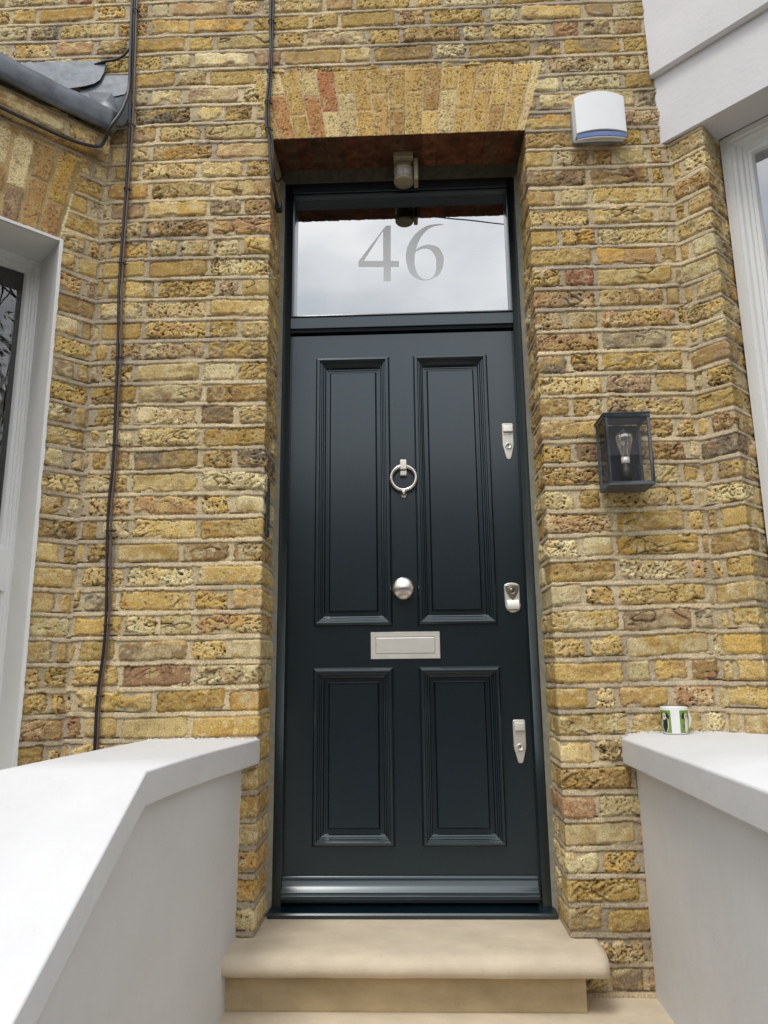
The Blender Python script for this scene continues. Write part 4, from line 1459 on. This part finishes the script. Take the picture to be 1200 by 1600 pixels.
clips(ca, [(x, y, z) for x, y, z in [(-1.048, -.010, 3.38), (-1.036, -.010, 2.85), (-1.033, -.010, 2.57), (-1.0335, -.010, 2.26), (-1.021, -.010, 1.885), (-1.013, -.010, 1.555), (-1.013, -.010, 1.25), (-.999, -.010, .93), (-1.010, -.010, .70)]], .008)
dc = thing('cable', 'thick black cable that drops beside the pair and loops under the lead roof', 'cable', (-1.04, 0, 4.0))
b = MB()
b.tube(smooth_path([(-1.074, -.014, 6.0), (-1.064, -.014, 4.02), (-1.062, -.016, 3.44), (-1.052, -.022, 3.15), (-1.045, -.030, 3.0), (-1.046, -.06, 2.90), (-1.055, -.085, 2.83), (-1.075, -.098, 2.775), TLf(.05, .062, 2.715), TLf(.10, .058, 2.690), TLf(.18, .054, 2.680), TLf(.30, .052, 2.682), TLf(.5, .052, 2.686), TLf(.9, .052, 2.69)]), .0062, 8)
b.build('lower_cable', M['cable'], dc)
b = MB()
b.tube(smooth_path([(-1.060, -.016, 3.20), (-1.085, -.016, 3.165), (-1.12, -.014, 3.15), (-1.155, -.014, 3.146), (-1.20, -.006, 3.14)]), .0050, 8)
b.build('branch_cable', M['cable'], dc)
cc = thing('cable', 'black cables running down beside the arch and into the top left of the doorway', 'cable', (-.49, 0, 4.0))
b = MB()
b.tube(smooth_path([(-.500, -.010, 6.0), (-.500, -.010, 4.02), (-.501, -.010, 3.41), (-.497, -.010, 3.2), (-.500, -.010, 3.05), (-.507, -.010, 2.93), (-.505, -.010, 2.83), (-.492, -.012, 2.76), (-.487, -.012, 2.68), (-.478, -.008, 2.60), (-.470, .02, 2.545), (-.468, .07, 2.53)]), .0055, 8)
b.build('black_cable', M['cable'], cc)
b = MB()
b.tube(smooth_path([(-.486, -.010, 6.0), (-.488, -.010, 4.02), (-.489, -.010, 3.41), (-.490, -.010, 3.2), (-.491, -.010, 3.05), (-.497, -.010, 2.93), (-.494, -.010, 2.83), (-.480, -.010, 2.76), (-.473, -.004, 2.68), (-.472, .02, 2.62), (-.470, .09, 2.66), (-.462, .15, 2.74)]), .0040, 8)
b.build('black_cable', M['cable'], cc)
clips(cc, [(-.497, -.008, 3.30), (-.497, -.008, 3.07), (-.503, -.008, 2.93), (-.499, -.008, 2.81)], .009)
b = MB()
b.box((-.480, .060, 2.520), (-.455, .095, 2.548))
b.build('junction_box', M['cable'], cc, bevel=.003)
tc_ = thing('cable', 'thin dark cable stub at the top edge left of the centre cables', 'cable', (-.6, 0, 4.0))
b = MB()
b.tube(smooth_path([(-.60, -.008, 3.47), (-.57, -.010, 3.445), (-.54, -.012, 3.435), (-.505, -.013, 3.45)]), .0035, 6)
b.build('wire', M['cable'], tc_)

# ------------------------------------------------------------------ ground and what the glass reflects
def ground(name, a, b_, m_, label):
    q = MB(); (x0, y0), (x1, y1), z = a, b_[:2], b_[2]
    q.add([(x0, y0, z), (x1, y0, z), (x1, y1, z), (x0, y1, z)], [(0, 1, 2, 3)])
    o_ = q.build(name, m_, None)
    o_['kind'] = 'structure'; o_['label'] = label; o_['category'] = name
    return o_


ground('ground', (-150, -150), (150, 60, -.95), M['asphalt'], 'dark asphalt street in front of the house')
ground('path', (-6, -4.4), (6, .4, -.75), M['paving'], 'paved front garden path at the foot of the steps')

# wire crossing the street, seen in the fanlight
b = MB()
b.tube([(-8, -8, 9.6), (-3, -8, 8.75), (0, -8, 8.18), (3, -8, 7.72), (9, -8, 7.1)], .010, 6)
tag(b.build('overhead_wire', M['cable'], None), 'thin overhead wire across the street reflected in the fanlight', 'wire')

# terrace across the street (mirrored softly in door and panes)
far = thing('terraced_house', 'brick terrace across the street mirrored faintly in the glossy door', 'house', (0, -19, -.95))
b = MB(); b.box((-32, -27, -.95), (32, -19, 5.6)); b.build('wall', M['farbrick'], far)
b = MB(); b.prism([(-18.6, 5.6), (-23, 8.0), (-27.4, 5.6)], -32, 32, lambda p, q, d: (d, p, q)); b.build('roof', M['slate'], far)
for i in range(12):
    for z in (.3, 3.2):
        x = -30 + i * 5.2
        b = MB(); b.box((x, -19.04, z), (x + 1.3, -18.96, z + 1.8)); b.build('window', M['far_pane'], far)

# bare tree down the street, mirrored in the left window
random.seed(11)
tree = thing('street_tree', 'twiggy dark tree mirrored in the left bay window', 'tree', (6.5, -4.6, -.95))
tr = MB(); cr2 = MB()


def branch(p, d, L, r, n, m_):
    q = p; pts = [p]
    for i in range(3):
        d = (d + Vector((random.uniform(-.22, .22), random.uniform(-.22, .22), random.uniform(-.05, .18)))).normalized()
        q = q + d * L / 3; pts.append(q)
    m_.tube(pts, [r, r * .85, r * .7, r * .55], 5, caps=False)
    if n > 0:
        for _ in range(3 if n > 1 else 4):
            nd = (d + Vector((random.uniform(-.9, .9), random.uniform(-.9, .9), random.uniform(-.3, .6)))).normalized()
            branch(pts[random.choice([1, 2, 3])], nd, L * .68, r * .55, n - 1, cr2)
    if n <= 1:
        for _ in range(7):
            c_ = q + Vector([random.gauss(0, .22) for _ in range(3)])
            u_ = Vector([random.gauss(0, 1) for _ in range(3)]).normalized() * .05
            v_ = Vector([random.gauss(0, 1) for _ in range(3)]).normalized() * .03
            cr2.add([c_ - u_, c_ + v_, c_ + u_, c_ - v_], [(0, 1, 2, 3)], 1)


branch(Vector((6.5, -4.6, -.95)), Vector((0, 0, 1)), 2.4, .14, 0, tr)
for _ in range(10):
    branch(Vector((6.5, -4.6, 1.3)), Vector((random.uniform(-.6, .6), random.uniform(-.6, .6), 1)).normalized(), 2.5, .08, 3, cr2)
tr.build('trunk', M['bark'], tree, recalc=False)
cr2.build('crown', [M['bark'], M['leaf']], tree, recalc=False)
